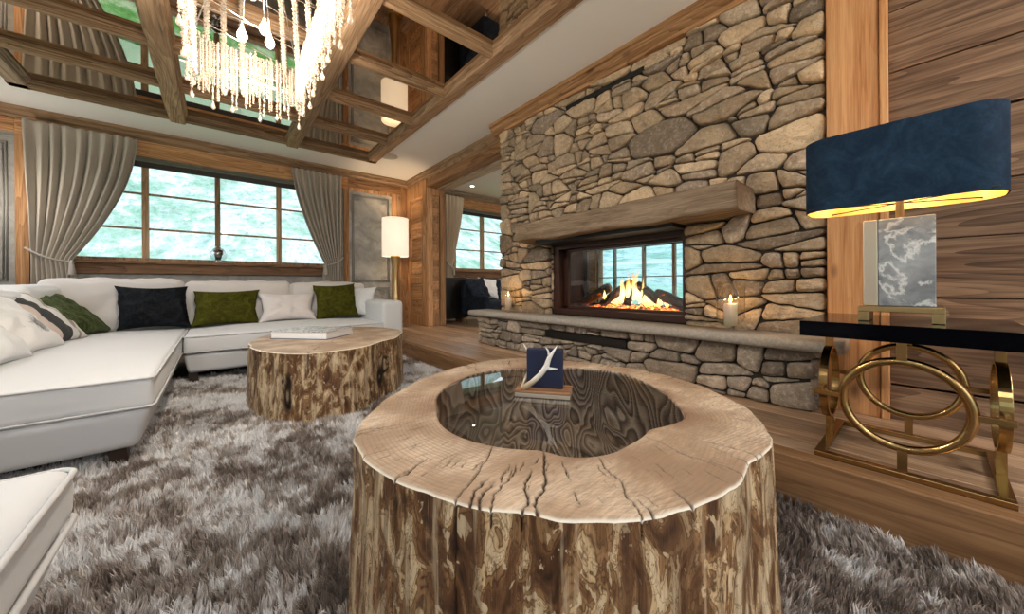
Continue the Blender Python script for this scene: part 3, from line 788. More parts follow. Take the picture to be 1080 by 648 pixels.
# hearth bench
h0 = thing('hearth_bench', 'long low stone hearth bench with a grey slab top running under the fireplace', 'hearth', (2.4, 1.85, FZ))
def at(o): return tuple(o.location)
def sub(mb, name, mat, root, **k): return mb.build(name, mat, root, at=at(root), **k)
b = MB(); lo = []
n = 90
for i in range(n+1):
    y = .27+(3.42-.27)*i/n
    lo.append((2.222+.012*noise.noise(Vector((y*3, 0, 0)))+(.03*(1-min(1, (y-.27)/.06))**2), y))
rings = [(0, .487), (-.012, .497), (-.016, .512), (-.012, .532), (.004, .543), (.03, .5445)]
vs = []; fs = []
for dx, z in rings:
    for x, y in lo: vs.append((x+dx+.003*noise.noise(Vector((y*14, z*40, 0))), y, z+.003*noise.noise(Vector((y*9, 3, 0)))))
m = n+1
for a in range(len(rings)-1):
    for i in range(n): fs.append((a*m+i, a*m+i+1, (a+1)*m+i+1, (a+1)*m+i))
vs += [(2.498, y, .5445) for x, y in lo]+[(2.498, y, .487) for x, y in lo]
a, c, d = (len(rings)-1)*m, len(rings)*m, (len(rings)+1)*m
for i in range(n): fs += [(a+i, a+i+1, c+i+1, c+i), (c+i, c+i+1, d+i+1, d+i), (d+i, d+i+1, i+1, i)]
fs += [tuple([k*m for k in range(len(rings)+2)]), tuple([k*m+n for k in range(len(rings)+2)][::-1])]
b.add(vs, fs, smooth=True); sub(b, 'slab_top', M['slab'], h0)
b = MB()
rubble(b, .38, 3.34, FZ+.002, .487, lambda a, z, h: (2.315-h, a, z), holes=[(1.43, 2.27, .352, .42)], seed=23, rmin=.06, rmax=.14, asp=1.5, depth=.045, tries=5000, gap=.004)
rubble(b, 2.29, 2.49, FZ+.002, .487, lambda a, z, h: (a, .40-h, z), seed=8, rmin=.05, rmax=.09, asp=1.3, depth=.03, tries=1500)
rubble(b, 2.29, 2.49, FZ+.002, .487, lambda a, z, h: (a, 3.32+h, z), seed=9, rmin=.05, rmax=.09, asp=1.3, depth=.03, tries=1500)
sub(b, 'stone_base', M['plinthstone'], h0)
sub(MB().box(2.31, 2.50, .40, 3.32, FZ, .487), 'mortar_core', M['ash'], h0)
sub(MB().box(2.285, 2.312, 1.44, 2.26, .357, .415), 'air_slot', M['blackmetal'], h0)

# mantel beam
mt = thing('mantel_beam', 'thick weathered timber mantel beam across the stone wall above the fire', 'mantel', (2.33, 1.63, 1.24))
b = MB(); vs = []; fs = []; n = 80
for i in range(n+1):
    y = .69+(2.59-.69)*i/n
    for k, (x, z) in enumerate(rrect(2.205, 2.50, 1.235, 1.405, .02, 3)):
        w = noise.fractal(Vector((x*4, y*2.2, z*8)), 1., 2., 4)
        vs.append((x+(.022*w if x < 2.4 else 0), y+(.02*noise.noise(Vector((x*9, z*9, i < n/2))) if i in (0, n) else 0), z+.02*w))
m = len(rrect(0, 1, 0, 1, .1, 3))
for i in range(n):
    for k in range(m): fs.append((i*m+k, i*m+(k+1) % m, (i+1)*m+(k+1) % m, (i+1)*m+k))
fs += [tuple(range(m)), tuple(n*m+k for k in range(m))[::-1]]
b.add(vs, fs, smooth=True); o = sub(b, 'timber', M['mantel'], mt)
sub(MB().box(2.30, 2.52, 1.10, 2.40, 1.205, 1.245), 'steel_plate', M['blackmetal'], mt)

# fireplace insert
fp = thing('fireplace', 'see-through fireplace with dark metal frame and glass pane in the stone wall', 'fireplace', (2.75, 1.75, .545))
b = MB()
b.box(2.53, 2.60, 1.10, 2.39, .545, .60); b.box(2.53, 2.60, 1.10, 2.39, 1.165, 1.215); b.box(2.53, 2.60, 2.315, 2.39, .60, 1.17); b.box(2.53, 2.60, 1.10, 1.14, .60, 1.17)
b.box(2.60, 2.64, 1.10, 2.33, .59, .625); b.box(2.60, 2.64, 1.10, 2.33, 1.14, 1.17); b.box(2.60, 2.64, 2.26, 2.33, .60, 1.17); b.box(2.60, 2.64, 1.10, 1.16, .60, 1.17)
sub(b, 'frame', M['darkmetal'], fp, bevel=.003)
b = MB(); b.box(2.64, 3.0, 1.10, 2.39, .545, .61); b.box(2.64, 3.0, 1.10, 2.39, 1.20, 1.225)
b.box(2.64, 3.0, 2.37, 2.40, .545, 1.22); b.box(2.64, 3.0, 1.095, 1.12, .545, 1.22)
sub(b, 'firebox', M['darkmetal'], fp)
sub(MB().box(2.618, 2.622, 1.15, 2.30, .61, 1.16), 'glass_pane', M['fireglass'], fp)
b = MB(); b.box(2.97, 3.0, 1.10, 2.39, .6, .64); b.box(2.97, 3.0, 1.10, 2.39, 1.17, 1.21); b.box(2.97, 3.0, 2.32, 2.37, .6, 1.2); b.box(2.97, 3.0, 1.12, 1.16, .6, 1.2)
sub(b, 'rear_frame', M['blackmetal'], fp)
# ember bed
b = MB(); n, m = 60, 22; vs = []; fs = []
for i in range(n+1):
    for j in range(m+1):
        y = 1.30+.86*i/n; x = 2.67+.26*j/m; e = min(1, 5*min(i/n, 1-i/n))*min(1, 5*min(j/m, 1-j/m))
        vs.append((x, y, .612+e*(.025+.016*noise.fractal(Vector((x*30, y*30, 0)), 1, 2, 3))))
fs = [(i*(m+1)+j, (i+1)*(m+1)+j, (i+1)*(m+1)+j+1, i*(m+1)+j+1) for i in range(n) for j in range(m)]
b.add(vs, fs, smooth=True); sub(b, 'ember_bed', M['ember'], fp)
def logm(p0, p1, r, sd):
    b = MB(); k = 14; path = []; rs = []
    for i in range(k+1):
        t = i/k; p = Vector(p0).lerp(Vector(p1), t); nn = noise.noise_vector(Vector((t*2, sd, 0)))*.012
        path.append(p+nn); rs.append(r*(1+.12*noise.noise(Vector((t*4, sd, 3))))*(.82 if i in (0, k) else 1))
    b.tube(path, rs, 12); vs = []
    for v in b.v:
        v = Vector(v); nn = noise.fractal(v*22+Vector((sd, 0, 0)), 1, 2, 3); vs.append(tuple(v+Vector((nn, nn, nn))*.007))
    b.v = vs; return b
LOGS = [((2.76, 2.26, .63), (2.80, 1.93, .80), .046, 'charred log at the far left end of the fire, sloping up to the right'),
        ((2.72, 1.96, .645), (2.80, 1.70, .85), .036, 'charred log second from the far end of the fire, rising steeply'),
        ((2.72, 1.70, .65), (2.78, 1.705, .80), .034, 'short upright charred log in the middle of the fire'),
        ((2.76, 1.63, .83), (2.74, 1.42, .68), .036, 'charred log right of the middle of the fire, sloping down to the right'),
        ((2.78, 1.46, .76), (2.76, 1.17, .62), .044, 'longest charred log at the right end of the fire, nearest the stone pier')]
for i, (p0, p1, r, lb) in enumerate(LOGS):
    c = ((p0[0]+p1[0])/2, (p0[1]+p1[1])/2, min(p0[2], p1[2])-.03)
    tag(logm(p0, p1, r, i*7.3).build('firewood_log', M['log'], at=c), lb, 'log', 'logs burning in the fireplace')
def tongue(b, x, y, z, h, r, sd, lean=0.):
    k = 16; n = 10; prof = []
    path = []; rs = []
    for i in range(k+1):
        t = i/k; w = noise.noise_vector(Vector((t*2.6, sd, 1)))*.11*h*t
        path.append(Vector((x+w.x*.6, y+w.y*1.3+lean*h*t, z+h*t))); rs.append(max(.0008, r*(math.sin(math.pi*min(1, (t*.85+.13)))**.8)*(1-t*.55)))
    b.tube(path, rs, n, flat=1.)
b = MB(); rf = random.Random(21)
for k in range(64):
    y = rf.gauss(1.70, .16) if k % 2 else rf.uniform(1.24, 2.10)
    c = math.exp(-((y-1.67)/.10)**2)
    h = (.07+.30*c*rf.uniform(.5, 1)+.07*math.exp(-((y-1.93)/.05)**2))*rf.uniform(.6, 1.1)
    tongue(b, rf.uniform(2.70, 2.90), y, .632+rf.uniform(0, .03)+.06*c, h, rf.uniform(.010, .022)*(1+c*.5), k*1.37, rf.uniform(-.22, .22))
tag(b.build('fire', M['flame'], at=(2.76, 1.7, .635)), 'orange and yellow flames burning between the logs in the fireplace', 'fire')['kind'] = 'stuff'

# ------------------------------------------------------------------ tree stump tables
def resample(pts, c, n, smooth=3, jit=0.):
    c = Vector(c); ang = []
    for p in pts: d = Vector(p)-c; ang.append((math.atan2(d.y, d.x) % (2*math.pi), d.length))
    ang.sort(); A = np.array([a for a, _ in ang]); L = np.array([l for _, l in ang])
    A = np.concatenate([A-2*math.pi, A, A+2*math.pi]); L = np.tile(L, 3)
    th = np.linspace(0, 2*math.pi, n, endpoint=False); r = np.interp(th, A, L)
    k = max(1, int(n*smooth/360)); ker = np.hanning(2*k+3); ker /= ker.sum()
    r = np.convolve(np.concatenate([r[-k-1:], r, r[:k+1]]), ker, 'valid')
    return th, r
def n1(x, y=0., z=0.): return noise.noise(Vector((x, y, z)))
def stump(name, label, top, c, outer, inner, nth, nr, ncr, seed, flare=1.03, group=None, hollow=.2, glassy=True):
    rd = random.Random(seed)
    root = thing(name, label, 'coffee table', (c[0], c[1], .0), group=group)
    th, ro = resample(outer, c, nth, 4)
    flute = np.array([.010*noise.fractal(Vector((math.cos(t)*3.2, math.sin(t)*3.2, seed)), 1., 2.1, 5) for t in th]); ro = ro+flute
    if inner: _, ri = resample(inner, c, nth, 5)
    else: ri = np.full(nth, .02)
    # cracks: (theta, t0, t1, width)
    crs = [(rd.uniform(0, 2*math.pi), rd.choice([0., .3, .45, .6]) if rd.random() < .35 else rd.uniform(.35, .8), 1.02, rd.uniform(.0010, .0024)) for _ in range(ncr)]
    crs += [(rd.uniform(0, 2*math.pi), (u := rd.uniform(.1, .75)), u+rd.uniform(.08, .3), rd.uniform(.0007, .0015)) for _ in range(int(ncr*5))]
    ts = np.linspace(0, 1, nr)
    V = []; RT = []; CR = []
    crk = np.zeros((nr, nth))
    for (t0, a, e, w) in crs:
        so = rd.uniform(0, 99); bend = rd.uniform(-.05, .05)
        for i, t in enumerate(ts):
            if t < a or t > e: continue
            off = .035*n1(t*3, so)+.007*n1(t*17, so)+bend*(t-a)
            rr = ri+(ro-ri)*t
            dth = (th-t0-off+math.pi) % (2*math.pi)-math.pi
            fade = min(1, (t-a)/.12)*(min(1, (e-t)/.1) if e < 1 else 1)
            d = np.abs(dth)*rr/(w*(.35+.65*fade)*(1+.5*n1(t*30, so, 5)))
            crk[i] = np.maximum(crk[i], np.clip(1.6-d, 0, 1)*min(1, fade*1.5))
    for i, t in enumerate(ts):
        for k in range(nth):
            rr = ri[k]+(ro[k]-ri[k])*t
            ez = -.006*max(0, (t-.97)/.03)**2-(.004*max(0, (.03-t)/.03)**2 if inner else 0)
            x, y = rr*math.cos(th[k]), rr*math.sin(th[k])
            V.append((x, y, top+ez+.002*n1(x*5, y*5)-.006*crk[i, k])); RT.append((rr-ri[k] if inner else rr, th[k]/6.2832, t, 1)); CR.append(crk[i, k])
    F = [(i*nth+k, (i+1)*nth+k, (i+1)*nth+(k+1) % nth, i*nth+(k+1) % nth) for i in range(nr-1) for k in range(nth)]
    meshobj('table_top', V, F, M['stumptop'], root, attrs={'rt': (RT, 'FLOAT_COLOR'), 'crk': (CR, 'FLOAT')})
    # side
    nz = 70; V = []; CR = []
    depthc = [rd.uniform(.05, .4) for _ in crs]
    zc = np.zeros((nz+1, nth))
    for q, (t0, a, e, w) in enumerate(crs[:ncr]):
        so = rd.uniform(0, 99); off0 = .05*n1(5, so)
        dl = rd.uniform(.1, .95)*top if rd.random() < .5 else .03
        off0 = None
        # surface angle where the crack meets the edge: find from top mask
        j = int(np.argmin(np.abs((th-t0+math.pi) % (2*math.pi)-math.pi)))
        win = [(j+d) % nth for d in range(-int(nth*.02), int(nth*.02)+1)]
        j = max(win, key=lambda k: crk[-1, k])
        for i in range(nz+1):
            z = i/nz*top
            if z > dl: continue
            dth = (th-th[j]-.03*n1(z*8, so)*z/top+math.pi) % (2*math.pi)-math.pi
            zc[i] = np.maximum(zc[i], np.clip(1.5-np.abs(dth)*ro/(w*(1.1-.9*z/dl)), 0, 1))
    if not inner:       # dark knot with a bark ring
        for i in range(nz+1):
            z = top*(1-i/nz)
            for (ka, kz, rx, rz, wd) in ((-64, .235, .036, .055, .010), (-70, .165, .022, .038, .03), (-61, .26, .02, .028, .006), (-122, .17, .016, .07, .012)):
                dth = (th-R(ka)+math.pi) % (2*math.pi)-math.pi
                q = np.sqrt((dth*ro/rx)**2+((z-kz)/rz)**2)+.16*np.sin(dth*31+z*40)
                zc[i] = np.maximum(zc[i], np.clip(1.3-np.abs(q-1)*rx/wd, 0, 1))
    for i in range(nz+1):
        zz = i/nz; f = 1+(flare-1)*zz**1.5
        for k in range(nth):
            a = th[k]; cc, ss = math.cos(a), math.sin(a)
            d = .006*noise.fractal(Vector((cc*7, ss*7, zz*1.5+seed)), 1, 2, 4)*min(1, zz*8)
            rr = ro[k]*f+d-.012*zc[i, k]; V.append((rr*cc, rr*ss, top-.006-(top-.006)*zz)); CR.append(zc[i, k])
    F = [(i*nth+k, i*nth+(k+1) % nth, (i+1)*nth+(k+1) % nth, (i+1)*nth+k)[::-1] for i in range(nz) for k in range(nth)]
    meshobj('trunk_side', V, F, M['stumpside'], root, attrs={'crk': (CR, 'FLOAT')})
    if inner:
        V = []; n2 = nth//3; rr = ri[::3][:n2]; tt = th[::3][:n2]
        prof = [(1.0, top-.003), (.995, top-.03), (.985, top-.10), (.95, top-hollow*.8), (.85, top-hollow), (.4, top-hollow-.005), (.01, top-hollow)]
        for s, z in prof:
            V += [(rr[k]*s*math.cos(tt[k]), rr[k]*s*math.sin(tt[k]), z) for k in range(n2)]
        F = [(i*n2+k, (i+1)*n2+k, (i+1)*n2+(k+1) % n2, i*n2+(k+1) % n2)[::-1] for i in range(len(prof)-1) for k in range(n2)]
        meshobj('hollow', V, F, M['bowl'], root)
        if glassy:
            b = MB(); b.prism([(rr[k]*.996*math.cos(tt[k]), rr[k]*.996*math.sin(tt[k])) for k in range(n2)], top-.016, top-.006, 2)
            b.build('glass_inset', M['tableglass'], root)
    return root
O1 = [(0.292, 0.982), (0.379, 1.085), (0.524, 1.213), (0.748, 1.337), (0.979, 1.385), (1.194, 1.283), (1.302, 1.072), (1.013, 0.25), (0.928, 0.233), (0.828, 0.241), (0.767, 0.227), (0.699, 0.228), (0.613, 0.244), (0.526, 0.282), (0.445, 0.338), (0.405, 0.375), (0.385, 0.413), (0.354, 0.443), (0.318, 0.49), (0.285, 0.548), (0.268, 0.598), (0.248, 0.695), (0.236, 0.776), (0.246, 0.863), (0.278, 0.952)]
I1 = [(.572, 1.068), (.686, 1.155), (.86, 1.216), (1.056, 1.135), (1.211, .998), (1.276, .85), (1.186, .635), (1.071, .507), (.97, .431), (.912, .437), (.831, .459), (.719, .443), (.648, .444), (.596, .467), (.561, .502), (.545, .556), (.487, .618), (.449, .715), (.445, .808), (.502, .945)]
st1 = stump('stump_table', 'large hollowed tree trunk coffee table with an inset glass pane, in the foreground', .46, (.80, .80), O1, I1, 1500, 120, 64, 3, 1.03, 'tree trunk coffee tables')
O2 = [(.178, 3.045), (.228, 2.70), (.393, 2.44), (.662, 2.414), (.912, 2.607), (1.193, 2.906), (1.274, 3.381), (1.047, 3.78), (.72, 3.86), (.384, 3.646), (.22, 3.35)]
st2 = stump('stump_table', 'solid tree trunk coffee table in front of the sofa, with the big book on it', .42, (.72, 3.14), O2, None, 600, 60, 16, 12, 1.03, 'tree trunk coffee tables')

# ornament on the glass of the front table
GT = .455
ang = R(-54)
os_ = thing('display_stand', 'small navy leather display block on a wooden foot on the front table glass', 'ornament', (.84, .84, GT), ang)
MB().box(-.09, .09, -.045, .045, 0, .014).build('foot', M['champagne'], os_, bevel=.002)
MB().box(-.092, .092, -.048, .048, .014, .022).build('foot_plate', M['darkX'], os_, bevel=.002)
b = MB(); b.loopext(rrect(-.058, .064, -.006, .026, .006), .022, .152); b.build('block', M['navyleather'], os_, bevel=.003)
b = MB()
P0 = [Vector((-.064, -.030, .024)), Vector((-.035, -.026, .045)), Vector((-.008, -.022, .070)), (Vector((.012, -.020, .098))), Vector((.022, -.020, .128)), Vector((.048, -.018, .168))]
b.tube(P0, [.011, .009, .009, .0095, .0075, .001], 8)
b.tube([P0[3]-Vector((0, 0, .006)), Vector((.026, -.024, .092)), Vector((.050, -.026, .094))], [.007, .0055, .001], 8)
b.tube([P0[4], Vector((.018, -.018, .150)), Vector((.010, -.016, .160))], [.0045, .003, .001], 8)
b.tube([P0[0], Vector((-.07, .0, .03)), Vector((-.058, .036, .07)), Vector((-.058, .038, .13)), Vector((-.078, .038, .162))], [.008, .006, .005, .004, .001], 8)
b.ball((-.064, -.030, .028), .010)
an = b.build('antler', M['antler']); an.location = (.84, .84, GT); an.rotation_euler = (0, 0, ang)
tag(an, 'pale shed antler leaning across the navy block on the front table', 'antler')

# book on the far stump
bk = thing('book', 'large white coffee table book with black and white cover on the far trunk table', 'book', (.53, 3.30, .4215), R(18))
# corners measured on the table: roughly (.28,3.30) (.59,2.95) (.86,3.06)
bk.rotation_euler = (0, 0, math.atan2(2.95-3.30, .59-.28)); bk.location = (.575, 3.20, .421)
MB().box(-.235, .235, -.13, .19, .004, .056).build('pages', M['paper'], bk, bevel=.002)
MB().box(-.24, .24, -.135, .195, .056, .061).box(-.24, .24, .19, .195, 0, .061).build('cover', M['cover'], bk, bevel=.001)
MB().box(-.24, .24, -.135, .195, .0, .004).build('back_cover', simple('navy_board', (.05, .08, .2), .5), bk, bevel=.001)

# ------------------------------------------------------------------ sofa
sf = thing('corner_sofa', 'large pale grey corner sofa with chaise under the window, heaped with cushions', 'sofa', (.2, 4.4, 0.))
b = MB()
softbox(b, -.22, 1.44, 4.02, 4.95, .09, .255, .03); taper(b, 0, -.22, 1.44, 4.02, 4.95, .09, .255, .03); i0 = len(b.v)
softbox(b, -1.36, -.235, 2.34, 5.25, .075, .265, .035); taper(b, i0, -1.36, -.235, 2.34, 5.25, .075, .265, .05)
sub(b, 'frame', M['sofa'], sf)
seats = [(-.215, .62, 4.0, 4.95), (.625, 1.45, 4.0, 4.95), (-1.12, -.225, 2.33, 3.70), (-1.12, -.225, 3.705, 4.95)]
for (x0, x1, y0, y1) in [(-.215, 1.45, 4.0, 4.95), (-1.12, -.225, 2.33, 4.95)]:
    b = MB(); softbox(b, x0, x1, y0, y1, .262, .415, .03, bt=.036, n=18, wr=.006)
    s_ = sub(b, 'seat_cushion', M['sofa'], sf)
    b = MB(); piping(b, x0-.001, x1+.001, y0-.001, y1, .404, .03, .0055); piping(b, x0-.001, x1+.001, y0-.001, y1, .275, .03, .0055)
    b.v = [(x-.2, y-4.4, z) for x, y, z in b.v]; b.build('piping', M['piping'], s_)
for (x0, x1, nm) in [(-1.16, -.255, 0), (-.245, .645, 1), (.655, 1.50, 2)]:
    b = MB(); softbox(b, x0, x1, 4.83, 5.08, .41, .905-.02*nm, .05, bt=.014, bs=.022, n=16, wr=.022, seed=nm*4); sub(b, 'back_cushion', M['sofaback'], sf)
b = MB(); softbox(b, -1.4, 1.69, 5.06, 5.30, .12, .80, .05, n=10); sub(b, 'backrest', M['sofa'], sf)
b = MB(); softbox(b, 1.44, 1.685, 4.0, 5.2, .09, .655, .045, n=10); sub(b, 'armrest', M['sofa'], sf)
b = MB(); softbox(b, -1.42, -1.20, 2.9, 5.25, .12, .72, .05, n=10); sub(b, 'side_backrest', M['sofa'], sf)
for (y0, y1, q) in [(4.15, 5.0, 0), (3.45, 4.13, 1), (2.95, 3.43, 2)]:
    b = MB(); softbox(b, -1.24, -1.03, y0, y1, .41, .84-.03*q, .06, bt=.01, bs=.02, n=10, wr=.012, seed=9+q); sub(b, 'back_cushion', M['pillowwhite'], sf)
for x, y in [(-.36, 2.46), (-1.2, 2.5), (-.16, 4.12), (1.5, 4.12), (1.5, 5.1), (-1.3, 5.1)]:
    b = MB(); b.prism([(x-.03, y-.028), (x+.03, y-.028), (x+.03, y+.028), (x-.03, y+.028)], -.02, .1, 2)
    b.v = [(xx+(.012 if z < 0 else 0), yy, z) for xx, yy, z in b.v]; sub(b, 'leg', M['darkleg'], sf)
# ottoman
ot = thing('ottoman', 'pale grey upholstered ottoman in the bottom left corner, nearest the camera', 'ottoman', (-.66, .85, 0.))
b = MB(); softbox(b, -1.06, -.25, .42, 1.24, .09, .30, .03); taper(b, 0, -1.06, -.25, .42, 1.24, .09, .30, .07); sub(b, 'frame', M['sofa'], ot)
b = MB(); softbox(b, -1.07, -.245, .40, 1.25, .302, .424, .035, bt=.022, n=16, wr=.002); s_ = sub(b, 'seat_cushion', M['sofa'], ot)
b = MB(); piping(b, -1.071, -.244, .399, 1.251, .414, .035, .006); piping(b, -1.071, -.244, .399, 1.251, .313, .035, .006)
b.v = [(x+.66, y-.85, z) for x, y, z in b.v]; b.build('piping', M['piping'], s_)
for x, y in [(-.38, .5), (-.38, 1.12), (-1., .5), (-1., 1.16)]:
    sub(MB().box(x-.025, x+.025, y-.025, y+.025, -.02, .11), 'leg', M['darkleg'], ot)

# scatter cushions
def pillow(label, w, h, t, loc, rz=0., lean=18., roll=0., mat='pillowwhite', seed=0, group=None, pinch=.10, sag=0., shear=0.):
    n = 30; V = []; F = []
    for side in (1, -1):
        for i in range(n+1):
            for j in range(n+1):
                u, v = 2*i/n-1, 2*j/n-1
                u = math.sin(u*math.pi/2)*.35+u*.65; v = math.sin(v*math.pi/2)*.35+v*.65
                x = w/2*u*(1-pinch*(1-v*v)); z = h/2*v*(1-pinch*(1-u*u))
                th = t/2*(max(0, 1-u**4)**.55)*(max(0, 1-v**4)**.55)*(1-.25*abs(u*v))
                nn = noise.fractal(Vector((u*2.2+seed, v*2.2, seed*1.7)), 1., 2., 3)
                rad = noise.noise(Vector((math.atan2(v, u)*3.5, seed, math.hypot(u, v)*.8)))
                th *= 1+.22*nn+.28*rad*min(1, math.hypot(u, v)/.8)
                V.append((x+shear*v*w*.5+.012*nn, side*th*-1, z+h/2-sag*(u*u)*.03))
    m = (n+1)**2
    for s in (0, 1):
        for i in range(n):
            for j in range(n):
                q = (s*m+i*(n+1)+j, s*m+(i+1)*(n+1)+j, s*m+(i+1)*(n+1)+j+1, s*m+i*(n+1)+j+1)
                F.append(q if s == 0 else q[::-1])
    o = meshobj('cushion', V, F, M[mat], loc=loc, rot=(R(-lean), R(roll), R(rz)))
    bm = bmesh.new(); bm.from_mesh(o.data); bmesh.ops.remove_doubles(bm, verts=bm.verts, dist=.0004); bm.to_mesh(o.data); bm.free()
    return tag(o, label, 'cushion', group or 'scatter cushions on the sofa')
SZ = .435
pillow('black blue crushed velvet cushion leaning on the sofa back at the corner', .50, .42, .16, (-.455, 4.66, SZ), 0, 16, 1, 'navyv', 1, shear=-.09, pinch=.12)
pillow('wide olive green velvet cushion just right of the black velvet one', .54, .37, .15, (.085, 4.66, SZ), 0, 16, -1, 'green', 2, shear=.04)
pillow('pale pinkish white cushion between the two olive green ones', .56, .35, .15, (.62, 4.62, SZ), 0, 22, 0, 'pillowpink', 3, pinch=.17)
pillow('taller olive green velvet cushion near the right arm of the sofa', .47, .43, .15, (1.125, 4.62, SZ), -4, 14, -3, 'green', 4)
pillow('white cushion tucked against the right arm of the sofa', .40, .41, .13, (1.36, 4.70, SZ), -35, 14, 4, 'pillowwhite', 5, pinch=.15)
pillow('large dark green velvet cushion with pale sheen on the left side of the sofa', .95, .52, .17, (-.80, 4.40, SZ), 82, 46, 0, 'green2', 6)
pillow('cushion with broad black, white and beige stripes', .66, .50, .15, (-.80, 3.92, SZ), 84, 44, 0, 'stripes', 7)
pillow('white furry cushion with a dark smudge on it', .62, .50, .16, (-.80, 3.46, SZ), 86, 42, 0, 'hide', 8)
pillow('plain white cushion at the near left end of the sofa', .58, .46, .16, (-.80, 2.98, SZ), 88, 42, 0, 'pillowwhite', 9)

# ------------------------------------------------------------------ curtains
def curtain(label, x_top, x_tie, ztop, ztie, zbot, y, n_f, mat, seed, power=1.8, spread=.12, tie=True, amp=.05):
    """x_top=(outer, inner), x_tie=(outer, inner)"""
    root = thing('curtain', label, 'curtain', ((x_tie[0]+x_tie[1])/2, y, zbot), group='linen curtains')
    cx, cz = root.location.x, zbot
    ns, nz = n_f*12, 80; V = []; F = []
    for i in range(nz+1):
        z = ztop+(zbot-ztop)*i/nz
        if z > ztie:
            t = (ztop-z)/(ztop-ztie)
            xo = x_top[0]+(x_tie[0]-x_top[0])*t; xi = x_top[1]+(x_tie[1]-x_top[1])*t**power
        else:
            t = (ztie-z)/max(.01, ztie-zbot); e = min(1, t*1.6)
            xo = x_tie[0]; xi = x_tie[1]+(x_top[1]-x_tie[1])*spread*math.sin(e*math.pi/2)
        wid = abs(xi-xo)
        for j in range(ns+1):
            s = j/ns
            ss = s+.012*math.sin(2*math.pi*(n_f*.37)*s+seed)*(1-t if z > ztie else .2)
            ph = 2*math.pi*n_f*ss+.35*noise.noise(Vector((s*5, z*1.2, seed)))
            a = amp*(.75+.5*noise.noise(Vector((s*9, seed, 2))))*(.55+.45*min(1, (ztop-z)/.3))
            if abs(z-ztie) < .25: a *= .55+.45*abs(z-ztie)/.25
            x = xo+(xi-xo)*s+.3*a*math.sin(2*ph)*.35
            yy = y-a*math.sin(ph)-.012*noise.noise(Vector((s*6, z*3, seed+4)))
            V.append((x-cx, yy-y, z-cz))
    F = [(i*(ns+1)+j, i*(ns+1)+j+1, (i+1)*(ns+1)+j+1, (i+1)*(ns+1)+j) for i in range(nz) for j in range(ns)]
    o = meshobj('fabric', V, F, M[mat], root); q = o.modifiers.new('s', 'SOLIDIFY'); q.thickness = .004
    if tie:
        b = MB(); r = Vector((x_tie[0]-cx-math.copysign(.03, x_tie[1]-x_tie[0]), 0, ztie-cz+.10)); e = Vector((x_tie[1]-cx, -.02, ztie-cz-.03))
        path = []
        for k in range(25):
            u = k/24; p = r.lerp(e, u); p.z -= .03*math.sin(u*math.pi); p.y = -.055*math.sin(math.pi*min(1, u*1.15+.05))**.5-.01; path.append(p)
        for k in range(8):
            u = k/8; p = e.lerp(r, u); p.y = .05; path.append(p)
        b.tube(path, .010, 8, closed=False)
        d = b.build('tieback_cord', M['cord'], root)
        b = MB(); b.lathe([(.006, .02), (.014, 0), (.012, -.02), (.02, -.05), (.026, -.13), (.024, -.14)], (e.x, e.y-.03, e.z), 14); b.build('tassel', M['cord'], d)
    return root
curtain('grey linen curtain tied back on the left of the main window', (-1.49, -.69), (-1.44, -1.17), 2.53, 1.13, .12, 5.87, 9, 'curtain', 1.3)
curtain('grey linen curtain tied back on the right of the main window', (1.50, .83), (1.47, 1.25), 2.53, 1.17, .12, 5.87, 9, 'curtain', 5.1, power=1.5)
curtain('cream linen curtain at the window of the next room', (3.29, 3.70), (3.30, 3.44), 2.54, 1.2, .19, 5.87, 5, 'curtain2', 8.2, power=1.3)

# ------------------------------------------------------------------ floor lamp
fl = thing('floor_lamp', 'floor lamp with a white drum shade and hourglass brass stem, glowing in the corner', 'floor lamp', (2.25, 5.66, FZ))
MB().lathe([(.14, 0), (.14, .015), (.05, .025)], n=32).build('base', M['brass'], fl)
MB().lathe([(.085, .02), (.078, .2), (.055, .5), (.040, .75), (.045, .85), (.062, 1.0), (.078, 1.13), (.085, 1.16)], n=10).build('stem', M['brass'], fl)
b = MB(); b.lathe([(.207, 1.14), (.205, 1.76)], n=48, cap=False); b.build('lamp_shade', M['shade'], fl, solid=.003)
MB().lathe([(.012, 1.15), (.012, 1.36), (.03, 1.4), (.035, 1.45), (.02, 1.5)], n=12).build('bulb', M['bulb'], fl)

# ------------------------------------------------------------------ console table
ct = thing('console_table', 'small console table with black glass top and gold ring frame beside the stone wall', 'console table', (1.985, .068, FZ))
X0, X1, Y0, Y1 = -.245, .245, -.222, .226
b = MB(); w = .014
for (x0, x1, y0, y1) in [(X0, X0+.03, Y0, Y1), (X1-.03, X1, Y0, Y1), (X0+.03, X1-.03, Y0, Y0+.03), (X0+.03, X1-.03, Y1-.03, Y1)]: b.box(x0, x1, y0, y1, 0, .02)
b.build('base_frame', M['gold'], ct, bevel=.002)
ZC = .243; rr = .145
def ring(cx, cy, cz, r, ax, w=.026, th=.011):
    n = 64; vs = []; fs = []
    for k in range(n):
        a = 2*math.pi*k/n
        for (dr, da) in ((th/2, -w/2), (th/2, w/2), (-th/2, w/2), (-th/2, -w/2)):
            u, v = (r+dr)*math.cos(a), (r+dr)*math.sin(a)
            vs.append((cx+da, cy+u, cz+v) if ax == 0 else (cx+u, cy+da, cz+v))
    for k in range(n):
        for q in range(4): fs.append((k*4+q, k*4+(q+1) % 4, ((k+1) % n)*4+(q+1) % 4, ((k+1) % n)*4+q))
    return MB().add(vs, fs, smooth=False)
